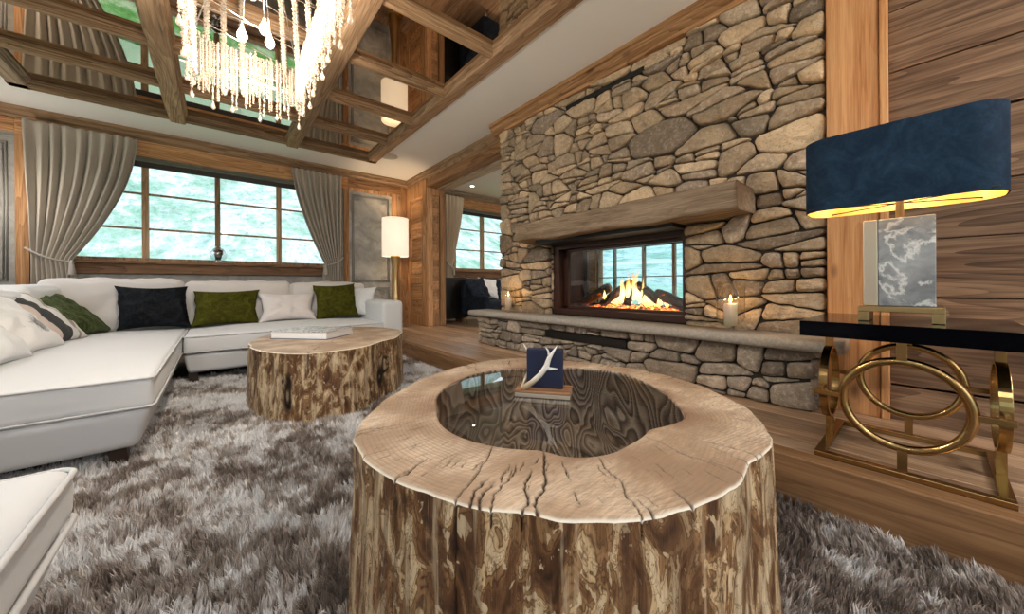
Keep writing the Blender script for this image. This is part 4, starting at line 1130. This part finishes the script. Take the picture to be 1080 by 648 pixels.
for x in (X0+.015, X1-.015):
    b = MB(); b.tube([(x, rr*math.cos(2*math.pi*k/64), ZC+rr*math.sin(2*math.pi*k/64)) for k in range(64)], .0135, 12, closed=True)
    b.build('ring', M['gold'], ct)
    for q in ((x-.012, x+.012, -.012, .012, ZC+rr+.004, .455), (x-.012, x+.012, -.012, .012, .02, ZC-rr-.004), (x-.009, x+.009, rr, .226, ZC-.009, ZC+.009), (x-.009, x+.009, -.222, -rr, ZC-.009, ZC+.009)):
        MB().box(*q).build('bar', M['gold'], ct, bevel=.001)
for y in (Y0+.012, Y1-.012):
    o = ring(0, y, ZC, .142, 1).build('ring', M['gold'], ct, bevel=.001)
    for q in ((-.012, .012, y-.012, y+.012, ZC+.145, .455), (-.012, .012, y-.012, y+.012, .02, ZC-.145), (.145, X1-.01, y-.006, y+.006, ZC-.009, ZC+.009), (X0+.01, -.145, y-.006, y+.006, ZC-.009, ZC+.009)):
        MB().box(*q).build('bar', M['gold'], ct, bevel=.001)
b = MB(); b.box(X0-.03, X1+.03, Y0-.035, Y1+.035, .455, .511); b.build('table_top', M['blackglass'], ct, bevel=.002)

# table lamp
tl = thing('table_lamp', 'table lamp with a wide blue velvet shade and grey marble block base, on the console', 'table lamp', (1.93, .078, .6815))
b = MB(); b.box(-.075, .075, -.105, .105, .035, .055); b.box(-.075, .075, -.105, -.075, 0, .035); b.box(-.075, .075, .075, .105, 0, .035); b.build('base', M['brass'], tl, bevel=.002)
MB().box(-.055, .055, -.085, .052, .056, .375).build('marble_block', M['marble'], tl, bevel=.003)
MB().box(-.055, .055, .053, .092, .056, .375).build('metal_side', M['champagne'], tl, bevel=.003)
MB().lathe([(.011, .375), (.011, .47), (.03, .475), (.03, .482), (.012, .485), (.012, .52)], n=20).build('stem', M['champagne'], tl)
LP = rrect(-.115, .115, -.235, .262, .085, 10)
b = MB(); nn = len(LP)
def shell(off, z0, z1):
    L = rrect(-.115+off, .115-off, -.235+off, .262-off, .085-off, 10)
    return [(x, y, z) for z in (z0, z1) for x, y in L]
S0, S1 = .425, .705
b.add(shell(0, S0, S1), [(i, (i+1) % nn, nn+(i+1) % nn, nn+i) for i in range(nn)], smooth=True)
b.add(shell(.0, S0, S0)[:nn]+shell(.004, S0, S0)[:nn], [(i, (i+1) % nn, nn+(i+1) % nn, nn+i) for i in range(nn)])
b.add(shell(.0, S1, S1)[:nn]+shell(.004, S1, S1)[:nn], [(i, (i+1) % nn, nn+(i+1) % nn, nn+i) for i in range(nn)])
sh = b.build('lamp_shade', M['navy'], tl)
b = MB(); b.add(shell(.004, S0, S1), [(i, (i+1) % nn, nn+(i+1) % nn, nn+i)[::-1] for i in range(nn)], smooth=True); b.build('shade_lining', M['goldin'], sh)
b = MB(); 
for y in (-.15, .18): b.tube([(-.107, y-.06*(1 if y < 0 else -1), S0+.01), (0, 0, S0+.01)], .0022, 6)
b.tube([(.107, -.2, S0+.01), (0, 0, S0+.01)], .0022, 6); b.tube([(.107, .2, S0+.01), (0, 0, S0+.01)], .0022, 6); b.build('shade_spider', M['blackmetal'], sh)
MB().lathe([(.010, .52), (.026, .56), (.028, .585), (.012, .61)], n=16).build('bulb', M['bulb'], tl)

# ------------------------------------------------------------------ candle glasses
def hurricane(lb, x, y, hc, rc, rg, hg):
    g = thing('candle_glass', lb, 'candle holder', (x, y, .5465), group='glass candle holders on the hearth')
    MB().lathe([(.03, 0), (.034, .006), (.022, .014), (.03, .022), (rg*.8, .045), (rg, .08), (rg, hg), (rg-.003, hg), (rg-.003, .082), (rg*.78, .05), (.02, .03)], n=40, cap=True).build('glass', M['hglass'], g)
    c = thing('pillar_candle', 'lit cream pillar candle inside the '+('left' if y > 2 else 'right')+' glass holder on the hearth', 'candle', (x, y, .5465+.031), group='pillar candles')
    MB().lathe([(rc, 0), (rc, hc-.006), (rc-.004, hc), (rc*.5, hc-.006), (.002, hc-.006)], n=32).build('wax', M['candle'], c)
    MB().lathe([(.0012, hc-.006), (.0012, hc+.008)], n=6).build('wick', M['blackmetal'], c)
    MB().lathe([(.001, hc+.004), (.007, hc+.014), (.008, hc+.022), (.004, hc+.038), (.0008, hc+.052)], n=12).build('flame', M['flamec'], c)
M['flamec'] = emis('candle_flame', (1, .50, .13), 14.)
hurricane('glass hurricane candle holder at the far left end of the hearth slab', 2.345, 2.86, .13, .034, .083, .26)
hurricane('glass hurricane candle holder on the hearth slab right of the fire', 2.345, .775, .13, .034, .075, .29)

# silver ornament on the window sill
so = thing('sill_ornament', 'small silver and glass globe ornament standing on the main window sill', 'ornament', (.02, 5.925, 1.136))
MB().lathe([(.05, 0), (.05, .012), (.02, .02), (.018, .03)], n=24).build('foot', M['chrome'], so)
MB().ball((0, 0, .115), .095, 24, 16).build('globe', M['gglass'], so)
MB().lathe([(.012, .03), (.03, .06), (.045, .12), (.05, .17), (.03, .175), (.02, .10), (.008, .05)], n=20).build('figure', M['blackmetal'], so)

# ceiling speaker + spotlight in the next room
b = MB(); b.lathe([(.125, 0), (.125, -.006), (.115, -.009), (.01, -.009)], n=40)
o = b.build('ceiling_speaker', M['rubber']); o.location = (1.88, 4.95, CZ); tag(o, 'flat round grey ceiling speaker above the sofa end', 'speaker')
b = MB(); b.lathe([(.045, 0), (.045, -.008), (.035, -.01)], n=24)
sl = thing('ceiling_spotlight', 'small round ceiling spotlight in the next room', 'spotlight', (3.62, 5.45, CZ)); b.build('trim_ring', M['white'], sl)
MB().lathe([(.034, -.0105), (.03, -.012)], n=20).build('lens', M['spot'], sl)

# ------------------------------------------------------------------ armchairs in the next room
def armchair(lb, x, y, rz):
    a = thing('armchair', lb, 'armchair', (x, y, FZ), R(rz))
    softbox(b := MB(), -.38, .38, -.36, .34, .13, .40, .04, bt=.02); b.build('seat', M['armchair'], a)
    softbox(b := MB(), -.40, .40, .22, .42, .13, .78, .07, bs=.02); b.build('backrest', M['armchair'], a)
    for s in (-1, 1):
        softbox(b := MB(), min(s*.30, s*.42), max(s*.30, s*.42), -.36, .30, .13, .50, .055); b.build('armrest', M['armchair'], a)
    for sx in (-1, 1):
        for sy in (-1, 1): MB().lathe([(.012, 0), (.02, .13)], (sx*.34, sy*.31, 0), 10).build('leg', M['brass'], a)
    return a
armchair('dark blue velvet armchair in the next room, holding two cushions', 3.68, 4.92, 0)
cb = thing('low_cabinet', 'low black cabinet behind the dark armchair, half hidden by the panelled wall end', 'cabinet', (3.22, 5.58, FZ))
MB().box(-.24, .24, -.16, .16, .08, .78).build('body', M['blackmetal'], cb, bevel=.004)
MB().box(-.25, .25, -.17, .17, .78, .80).build('top', M['blackmetal'], cb, bevel=.003)
for q in (-.2, .2): MB().box(q-.02, q+.02, -.12, .12, 0, .08).build('leg', M['darkX'], cb)
for q in (-1, 1): MB().box(min(q*.005, q*.23), max(q*.005, q*.23), -.168, -.16, .10, .76).build('door', M['blackmetal'], cb, bevel=.002)
pillow('light cushion on the dark armchair in the next room', .40, .38, .12, (3.66, 4.98, .60), 0, 20, 6, 'pillowwhite', 12, group='cushions in the next room')
pillow('dark cushion with pale piping on the armchair in the next room', .38, .38, .12, (3.44, 4.88, .60), 0, 24, -12, 'armchair', 13, group='cushions in the next room')

# ------------------------------------------------------------------ chandelier
ch = thing('chandelier', 'rectangular crystal bead chandelier with glowing bulbs hanging from the ceiling', 'chandelier', (.16, 2.1, CZ-.005))
CXa, CXb, CYa, CYb = -.27, .275, -.72, .70
FT = -.37
b = MB()
for z in (FT, FT-.10):
    b.tube([(CXa, CYa, z), (CXb, CYa, z), (CXb, CYb, z), (CXa, CYb, z)], .005, 6, closed=True)
b.tube([(CXa*.55, CYa*.55, -.12), (CXb*.55, CYa*.55, -.12), (CXb*.55, CYb*.55, -.12), (CXa*.55, CYb*.55, -.12)], .005, 6, closed=True)
for sx, X in ((-1, CXa), (1, CXb)):
    for Y in (CYa, CYb):
        b.tube([(X, Y, FT), (X*.55, Y*.55, -.12), (0, 0, -.02)], .0035, 6)
for Y in np.linspace(CYa, CYb, 5): b.tube([(CXa, Y, FT), (CXb, Y, FT)], .003, 6)
for q in range(6):
    b.tube([(CXa, CYa+(CYb-CYa)*q/6, FT), (CXb, CYa+(CYb-CYa)*(q+1)/6, FT)], .0025, 5)
b.lathe([(.13, 0), (.13, -.02), (.02, -.03), (.01, -.03)], n=32)
b.build('frame', M['chrome'], ch)
def octa(b, c, r, sz=1.3):
    x, y, z = c
    b.add([(x+r, y, z), (x, y+r, z), (x-r, y, z), (x, y-r, z), (x, y, z+r*sz), (x, y, z-r*sz)],
          [(0, 1, 4), (1, 2, 4), (2, 3, 4), (3, 0, 4), (1, 0, 5), (2, 1, 5), (3, 2, 5), (0, 3, 5)], (0, 0, 0))
def strand_mb(L, rb, drop, seed, fat=1):
    rd = random.Random(seed); b = MB(); z = 0
    while z > -L:
        r = rb*rd.uniform(.7, 1.25)
        for q in range(fat): octa(b, (rd.uniform(-1, 1)*rb*(fat-1)*.55, rd.uniform(-1, 1)*rb*(fat-1)*.55, z), r)
        z -= r*2.1
    if drop: b.lathe([(.0008, z+.004), (.006, z-.012), (.012, z-.03), (.010, z-.042), (.001, z-.05)], n=8)
    return b
strands = []
protos = [strand_mb(random.uniform(.24, .38), .0078, k % 4 == 0, k, 2 if k % 2 else 1) for k in range(10)]
pm = []
for k, p in enumerate(protos):
    o = p.build('crystal_strand', M['crystal'], ch); o.location = (CXa, CYb, FT); pm.append(o)
per = []
def along(n, p0, p1):
    for i in range(n): per.append(Vector(p0).lerp(Vector(p1), (i+.5)/n))
along(24, (CXa, CYb, FT), (CXb, CYb, FT)); along(40, (CXb, CYb, FT), (CXb, CYa, FT)); along(26, (CXa, CYb, FT), (CXa, CYa, FT))
for i, p in enumerate(per):
    o = pm[i] if i < len(pm) else pm[i % len(pm)].copy()
    if i >= len(pm): col.objects.link(o)
    o.location = p+Vector((random.uniform(-.006, .006), random.uniform(-.006, .006), random.uniform(0, .05))); o.rotation_euler = (0, 0, random.uniform(0, 6))
# the remaining dense strands of the inner rows, one part
b = MB(); rd = random.Random(4)
def inner_row(n, p0, p1):
    for i in range(n):
        p = Vector(p0).lerp(Vector(p1), (i+rd.random())/n); L = rd.uniform(.18, .34); z = p.z
        while z > p.z-L: octa(b, (p.x, p.y, z), .0065*rd.uniform(.7, 1.2)); z -= .013
inner_row(40, (CXa+.02, CYb-.02, FT), (CXb-.02, CYb-.02, FT)); inner_row(60, (CXb-.02, CYb, FT), (CXb-.02, CYa, FT)); inner_row(26, (CXa+.02, CYb, FT), (CXa+.02, CYa, FT)); inner_row(20, (CXa, CYa, FT), (CXb, CYa, FT))
o = b.build('inner_bead_strands', M['crystal'], ch); o['kind'] = 'stuff'
b = MB()    # lattice band of beads
def lattice(p0, p1, n):
    for i in range(n+1):
        for k in range(8):
            z = FT-.10*k/7; p = Vector(p0).lerp(Vector(p1), (i+(.5 if k % 2 else 0))/(n+1)); octa(b, (p.x, p.y, z), .0062, 1.)
lattice((CXa, CYb), (CXb, CYb), 40) if False else None
for (p0, p1, n) in (((CXa, CYb, 0), (CXb, CYb, 0), 38), ((CXb, CYb, 0), (CXb, CYa, 0), 90), ((CXa, CYb, 0), (CXa, CYa, 0), 90), ((CXa, CYa, 0), (CXb, CYa, 0), 38)): lattice(p0, p1, n)
o = b.build('bead_band', M['crystal'], ch)
# thick twisted bead ropes from the upper frame down to the band
ropes = [((-.20, CYb, -.03), (-.20, CYb, -.66)), ((-.255, CYb-.05, -.03), (-.255, CYb-.05, -.60)), ((-.12, CYb, -.03), (-.12, CYb, -.66)), ((-.03, CYb, -.03), (-.03, CYb, -.60)),
         ((.08, .0, -.06), (.20, CYb, -.42)), ((.12, -.1, -.06), (.265, CYb-.1, -.46)), ((.14, -.3, -.06), (.27, .25, -.46)), ((.15, -.5, -.06), (.27, .0, -.46)), ((-.255, .35, -.03), (-.255, .35, -.6)), ((-.26, .1, -.03), (-.26, .1, -.6))]
for k, (p0, p1) in enumerate(ropes):
    b = MB(); p0, p1 = Vector(p0), Vector(p1); L = (p1-p0).length; n = int(L/.0105)
    for i in range(n):
        p = p0.lerp(p1, i/n); a = i*.9
        for q in range(3): octa(b, (p.x+.0085*math.cos(a+q*2.1), p.y+.0085*math.sin(a+q*2.1), p.z+random.uniform(-.003, .003)), .0095*random.uniform(.8, 1.15))
    b.build('bead_rope', M['crystal'], ch)
BL = [(-.02, .12, -.40), (.04, .26, -.47), (-.08, .06, -.44), (.03, -.10, -.42), (-.05, .34, -.50), (-.02, .2, -.33), (.08, .42, -.44)]
BL = [(x, y-.09, z) for x, y, z in BL]
for p in BL:
    u = MB(); u.lathe([(.004, .05), (.010, .026), (.022, .0), (.023, -.012), (.014, -.032), (.002, -.04)], p, 14); u.build('bulb', M['bulb'], ch)
b = MB()
for p in BL: b.tube([Vector((0, 0, -.03)), Vector((p[0]*.6, p[1]*.7, -.15)), Vector((p[0], p[1], p[2]+.06))], .003, 6)
b.build('bulb_wires', M['chrome'], ch)

# ------------------------------------------------------------------ shag rug
def rug():
    X0, X1, Y0, Y1 = -1.9, 1.66, -.6, 5.4
    base = MB().box(X0, X1, Y0, Y1, -.03, -.015)
    root = tag(base.build('shag_rug', M['rugbase'], at=((X0+X1)/2, (Y0+Y1)/2, -.03)), 'thick shaggy rug in mottled grey, white and brown', 'rug'); 
    sp = .0150
    gx = np.arange(X0, X1, sp); gy = np.arange(-.45, 4.6, sp)
    A, B = np.meshgrid(gx, gy); A = A.ravel(); B = B.ravel()
    A = A+rng.uniform(-.5, .5, A.size)*sp; B = B+rng.uniform(-.5, .5, B.size)*sp
    keep = (A < X1) & ~((A < -.55) & (B > 2.6)) & ~((A < -.3) & (B < 1.15)) & ~((B > 4.35)) & ~(A < -1.3)
    def inell(cx, cy, rx, ry): return ((A-cx)/rx)**2+((B-cy)/ry)**2 < 1
    keep &= ~inell(.80, .80, .44, .46) & ~inell(.72, 3.14, .42, .58)
    # out of view, right below the lens
    keep &= (A*.642+B*.767) > .40
    A, B = A[keep], B[keep]; n = A.size
    def nz(s, ox, det=3):
        return np.array([noise.fractal(Vector((a*s+ox, b_*s, ox)), 1., 2., det) for a, b_ in zip(A, B)])
    tone = nz(2.6, 3.1, 3); tone2 = nz(11., 8.7, 2); dirn = nz(1.9, 21.4, 3); lean = nz(8., 33., 2)
    # slow zones: paler in the middle of the room, browner towards both lower corners
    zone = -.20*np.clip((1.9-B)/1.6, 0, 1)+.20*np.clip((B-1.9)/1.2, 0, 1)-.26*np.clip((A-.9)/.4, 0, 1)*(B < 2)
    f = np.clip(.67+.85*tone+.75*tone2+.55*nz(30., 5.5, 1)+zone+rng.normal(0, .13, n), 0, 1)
    K = 10
    ang = dirn*3.6+2.4+rng.normal(0, 1.0, n)
    ln = .012+.008*lean+rng.normal(0, .004, n)
    tipx = A+np.cos(ang)*ln; tipy = B+np.sin(ang)*ln; tipz = .022+.012*nz(9., 50.)+rng.normal(0, .0045, n)
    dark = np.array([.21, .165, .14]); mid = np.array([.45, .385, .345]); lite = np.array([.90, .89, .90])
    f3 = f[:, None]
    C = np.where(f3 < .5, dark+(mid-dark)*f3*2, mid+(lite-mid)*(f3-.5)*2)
    N = n*K
    rep = lambda a: np.repeat(a, K, axis=0)
    ra = rng.uniform(0, 2*np.pi, N); rr = .0095*np.sqrt(rng.uniform(0, 1, N))
    bx = rep(A)+np.cos(ra)*rr; by = rep(B)+np.sin(ra)*rr
    ta = rng.uniform(0, 2*np.pi, N); tr = .0065*rng.uniform(0, 1, N)
    tx = rep(tipx)+np.cos(ta)*tr+np.cos(ra)*rr*.4; ty = rep(tipy)+np.sin(ta)*tr+np.sin(ra)*rr*.4; tz = rep(tipz)+rng.normal(0, .004, N)
    mx = bx*.62+tx*.38+rng.normal(0, .0015, N); my = by*.62+ty*.38+rng.normal(0, .0015, N); mz = -.018+(tz+.018)*.68
    wa = rng.uniform(0, np.pi, N); wx = np.cos(wa)*.0015; wy = np.sin(wa)*.0015
    bz = np.full(N, -.018)
    V = np.empty((N, 5, 3), 'f')
    V[:, 0] = np.stack([bx-wx, by-wy, bz], 1); V[:, 1] = np.stack([bx+wx, by+wy, bz], 1)
    V[:, 2] = np.stack([mx-wx, my-wy, mz], 1); V[:, 3] = np.stack([mx+wx, my+wy, mz], 1); V[:, 4] = np.stack([tx, ty, tz], 1)
    V -= np.array(root.location, 'f')
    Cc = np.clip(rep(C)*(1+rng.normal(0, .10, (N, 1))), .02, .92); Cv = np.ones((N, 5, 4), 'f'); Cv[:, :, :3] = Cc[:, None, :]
    i0 = (np.arange(N)*5)[:, None]
    quads = i0+np.array([[0, 1, 3, 2]]); tris = i0+np.array([[2, 3, 4]])
    me = bpy.data.meshes.new('pile'); me.vertices.add(N*5); me.vertices.foreach_set('co', V.ravel())
    li = np.concatenate([quads, tris], 1).ravel().astype('i'); me.loops.add(li.size); me.loops.foreach_set('vertex_index', li)
    me.polygons.add(N*2); st = (np.arange(N)*7)[:, None]+np.array([[0, 4]]); me.polygons.foreach_set('loop_start', st.ravel().astype('i'))
    me.polygons.foreach_set('loop_total', np.tile(np.array([4, 3], 'i'), N)); me.update(); me.validate()
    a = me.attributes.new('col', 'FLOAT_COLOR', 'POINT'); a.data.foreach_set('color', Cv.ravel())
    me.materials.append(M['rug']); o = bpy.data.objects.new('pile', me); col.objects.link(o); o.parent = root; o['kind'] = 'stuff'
    print('rug blades', N)
rug()

# ------------------------------------------------------------------ outside
def hill():
    V = []; F = []; na, nr = 150, 60
    for i in range(na+1):
        a = R(-130+360*i/na)     # angle from +x
        d = math.degrees(a) % 360
        # steep over the main window (90..130 deg), lower towards the next room and behind
        s = .50 if 66 < d < 200 else .18 if 200 <= d < 340 else .30
        if 40 < d <= 66: s = .16+(.34)*(d-40)/26
        if d <= 40 or d >= 340: s = .22
        for j in range(nr+1):
            r = 11+75*(j/nr)**1.5
            x, y = r*math.cos(a)+1, r*math.sin(a)+1.5
            z = -1.2+(r-11)*s+1.6*noise.fractal(Vector((x*.06, y*.06, 3)), 1, 2, 5)*min(1, (r-11)/10)
            V.append((x, y, z))
    F = [(i*(nr+1)+j, (i+1)*(nr+1)+j, (i+1)*(nr+1)+j+1, i*(nr+1)+j+1) for i in range(na) for j in range(nr)]
    struct(meshobj('ground_hillside', V, F, M['grass']))
    struct(MB().box(-9, 15, -9, 12.5, -1.6, -1.3).build('ground_terrace', M['meadow']))
hill()
b = MB(); b.box(-4, 8, WY+WT, 7.15, 2.60, 2.66); o = struct(b.build('roof_eave', M['eave']))
struct(MB().box(-4, 8, 7.15, 7.18, 2.535, 2.68).build('roof_fascia', M['fascia']))
b = MB()
for k in range(12): b.box(-6+1.6*k, -5.92+1.6*k, 10.9, 10.98, -1.2, .95)
b.box(-6, 13, 10.92, 10.96, .9, .95); b.box(-6, 13, 10.92, 10.96, .35, .39)
tag(b.build('fence', simple('grey_fence', (.55, .6, .6), .8), at=(3, 10.95, -1.2)), 'pale post and rail fence outside below the main window', 'fence')

# ------------------------------------------------------------------ world & lights
w = bpy.data.worlds.new('sky'); scn.world = w; w.use_nodes = True; nt = w.node_tree
bg = nt.nodes['Background']; tc = nt.nodes.new('ShaderNodeTexCoord'); ns = nt.nodes.new('ShaderNodeTexNoise'); ns.inputs['Scale'].default_value = 2.5; ns.inputs['Detail'].default_value = 6
cr = nt.nodes.new('ShaderNodeValToRGB'); cr.color_ramp.elements[0].position = .35; cr.color_ramp.elements[0].color = (.74, .87, 1, 1); cr.color_ramp.elements[1].position = .6; cr.color_ramp.elements[1].color = (1, 1, 1, 1)
nt.links.new(tc.outputs['Generated'], ns.inputs['Vector']); nt.links.new(ns.outputs[0], cr.inputs[0]); nt.links.new(cr.outputs[0], bg.inputs[0]); bg.inputs[1].default_value = 2.4

def area_light(name, loc, rot, sx, sy, e, c=(1, 1, 1), portal=False, spread=180, disk=False):
    l = bpy.data.lights.new(name, 'AREA'); l.shape = 'DISK' if disk else 'RECTANGLE'; l.size = sx; 
    if not disk: l.size_y = sy
    l.energy = e; l.color = c; l.spread = R(spread)
    if portal: l.cycles.is_portal = True
    o = bpy.data.objects.new(name, l); col.objects.link(o); o.location = loc; o.rotation_euler = rot; return o
# portals in the window openings (they only guide the sky light)
area_light('window_portal', (.025, 6.2, 1.73), (R(-90), 0, 0), 2.7, 1.2, 1, portal=True)
area_light('window_portal', (4.55, 6.2, 1.73), (R(-90), 0, 0), 2.1, 1.2, 1, portal=True)
area_light('window_portal', (7.2, 3.96, 1.0), (0, R(90), 0), 1.4, 2.5, 1, portal=True)
area_light('window_portal', (-2.2, 4.1, 1.6), (0, R(-90), 0), 1.4, 2.4, 1, portal=True)
area_light('window_portal', (-2.2, -.6, 1.575), (0, R(-90), 0), 1.25, 2.2, 1, portal=True)
area_light('window_portal', (-.1, -2.78, 1.2), (R(90), 0, 0), 3.2, 2.2, 1, portal=True)
area_light('window_portal', (4.8, -2.78, 1.3), (R(90), 0, 0), 2.8, 2., 1, portal=True)
def point(name, loc, e, c, r=.03):
    l = bpy.data.lights.new(name, 'POINT'); l.energy = e; l.color = c; l.shadow_soft_size = r
    o = bpy.data.objects.new(name, l); col.objects.link(o); o.location = loc; return o
WARM = (1, .70, .40)
for q in (1.7, 2.1, 2.5): point('chandelier_light', (.15, q, 2.08), 26, (1, .91, .77), .06)
point('floor_lamp_light', (2.25, 5.66, 1.66), 14, WARM, .05)
point('table_lamp_light', (1.93, .078, 1.22), 9, WARM, .03)
point('fire_light', (2.80, 1.7, .72), 12, (1, .42, .12), .015)
point('candle_light', (2.345, .775, .735), 2.4, (1, .62, .25), .01)
point('candle_light', (2.345, 2.86, .735), 2.4, (1, .62, .25), .01)
# unseen spots at ceiling height, added for fill, no fixtures modelled
def spot(x, y, e, tx, ty, tz, size=95, c=(1, .86, .68)):
    l = bpy.data.lights.new('added_fill_spot', 'SPOT'); l.energy = e; l.color = c; l.spot_size = R(size); l.spot_blend = .8; l.shadow_soft_size = .05
    o = bpy.data.objects.new('added_fill_spot', l); col.objects.link(o); o.location = (x, y, CZ-.02)
    o.rotation_euler = (Vector((tx, ty, tz))-Vector((x, y, CZ-.02))).to_track_quat('-Z', 'Y').to_euler()
for x, y in ((-1.72, 4.6), (-1.72, 2.6), (-1.72, .6)): spot(x, y, 34, x+.6, y, 0, 120, (1, .97, .94))
spot(-.6, -.5, 12, .6, 1.2, 0, 110, (1, .97, .94)); spot(.9, -.6, 22, 1.6, .6, 0, 110, (1, .97, .94))
spot(2.12, .55, 0, 2.47, .9, 1.7); spot(4.6, 4.2, 70, 4.6, 4.4, 0, 130); spot(4.6, 2.0, 60, 4.6, 2.0, 0, 130)

# ------------------------------------------------------------------ camera
cam = bpy.data.cameras.new('camera'); co = bpy.data.objects.new('camera', cam); col.objects.link(co); scn.camera = co
cam.sensor_width = 36; cam.sensor_fit = 'HORIZONTAL'; cam.lens = 372/1080*36; cam.shift_y = -22.4/1080; cam.clip_start = .02
co.matrix_world = Matrix.Translation((0, 0, .82)) @ Matrix.Rotation(R(-39.95), 4, 'Z') @ Matrix.Rotation(R(90), 4, 'X') @ Matrix.Rotation(-.0059, 4, 'Z')
scn.view_settings.view_transform = 'Standard'; scn.view_settings.look = 'None'; scn.view_settings.gamma = 1; scn.view_settings.use_curve_mapping = False
for x, y, e in ((-1.3, -1.7, 18), (1.3, -1.7, 40)): point('added_fill_light', (x, y, 2.05), e, (1, .97, .93), .06)  # unseen point lights added behind the camera to brighten room and ceiling
point('added_fill_light', (2.05, -1.4, 2.2), 24, (1, .88, .72), .06); point('added_fill_light', (4.4, .4, 2.0), 80, (1, .97, .93), .06); point('added_corner_fill', (-1.72, 5.5, 1.75), 9, (1, .9, .78), .06)  # more unseen fill added: right wall, next room and left corner
scn.view_settings.exposure = 0.36
cy = scn.cycles; cy.use_denoising = True; cy.max_bounces = 8; cy.diffuse_bounces = 4; cy.glossy_bounces = 4; cy.transparent_max_bounces = 24; cy.caustics_reflective = False; cy.caustics_refractive = False; cy.sample_clamp_indirect = 6
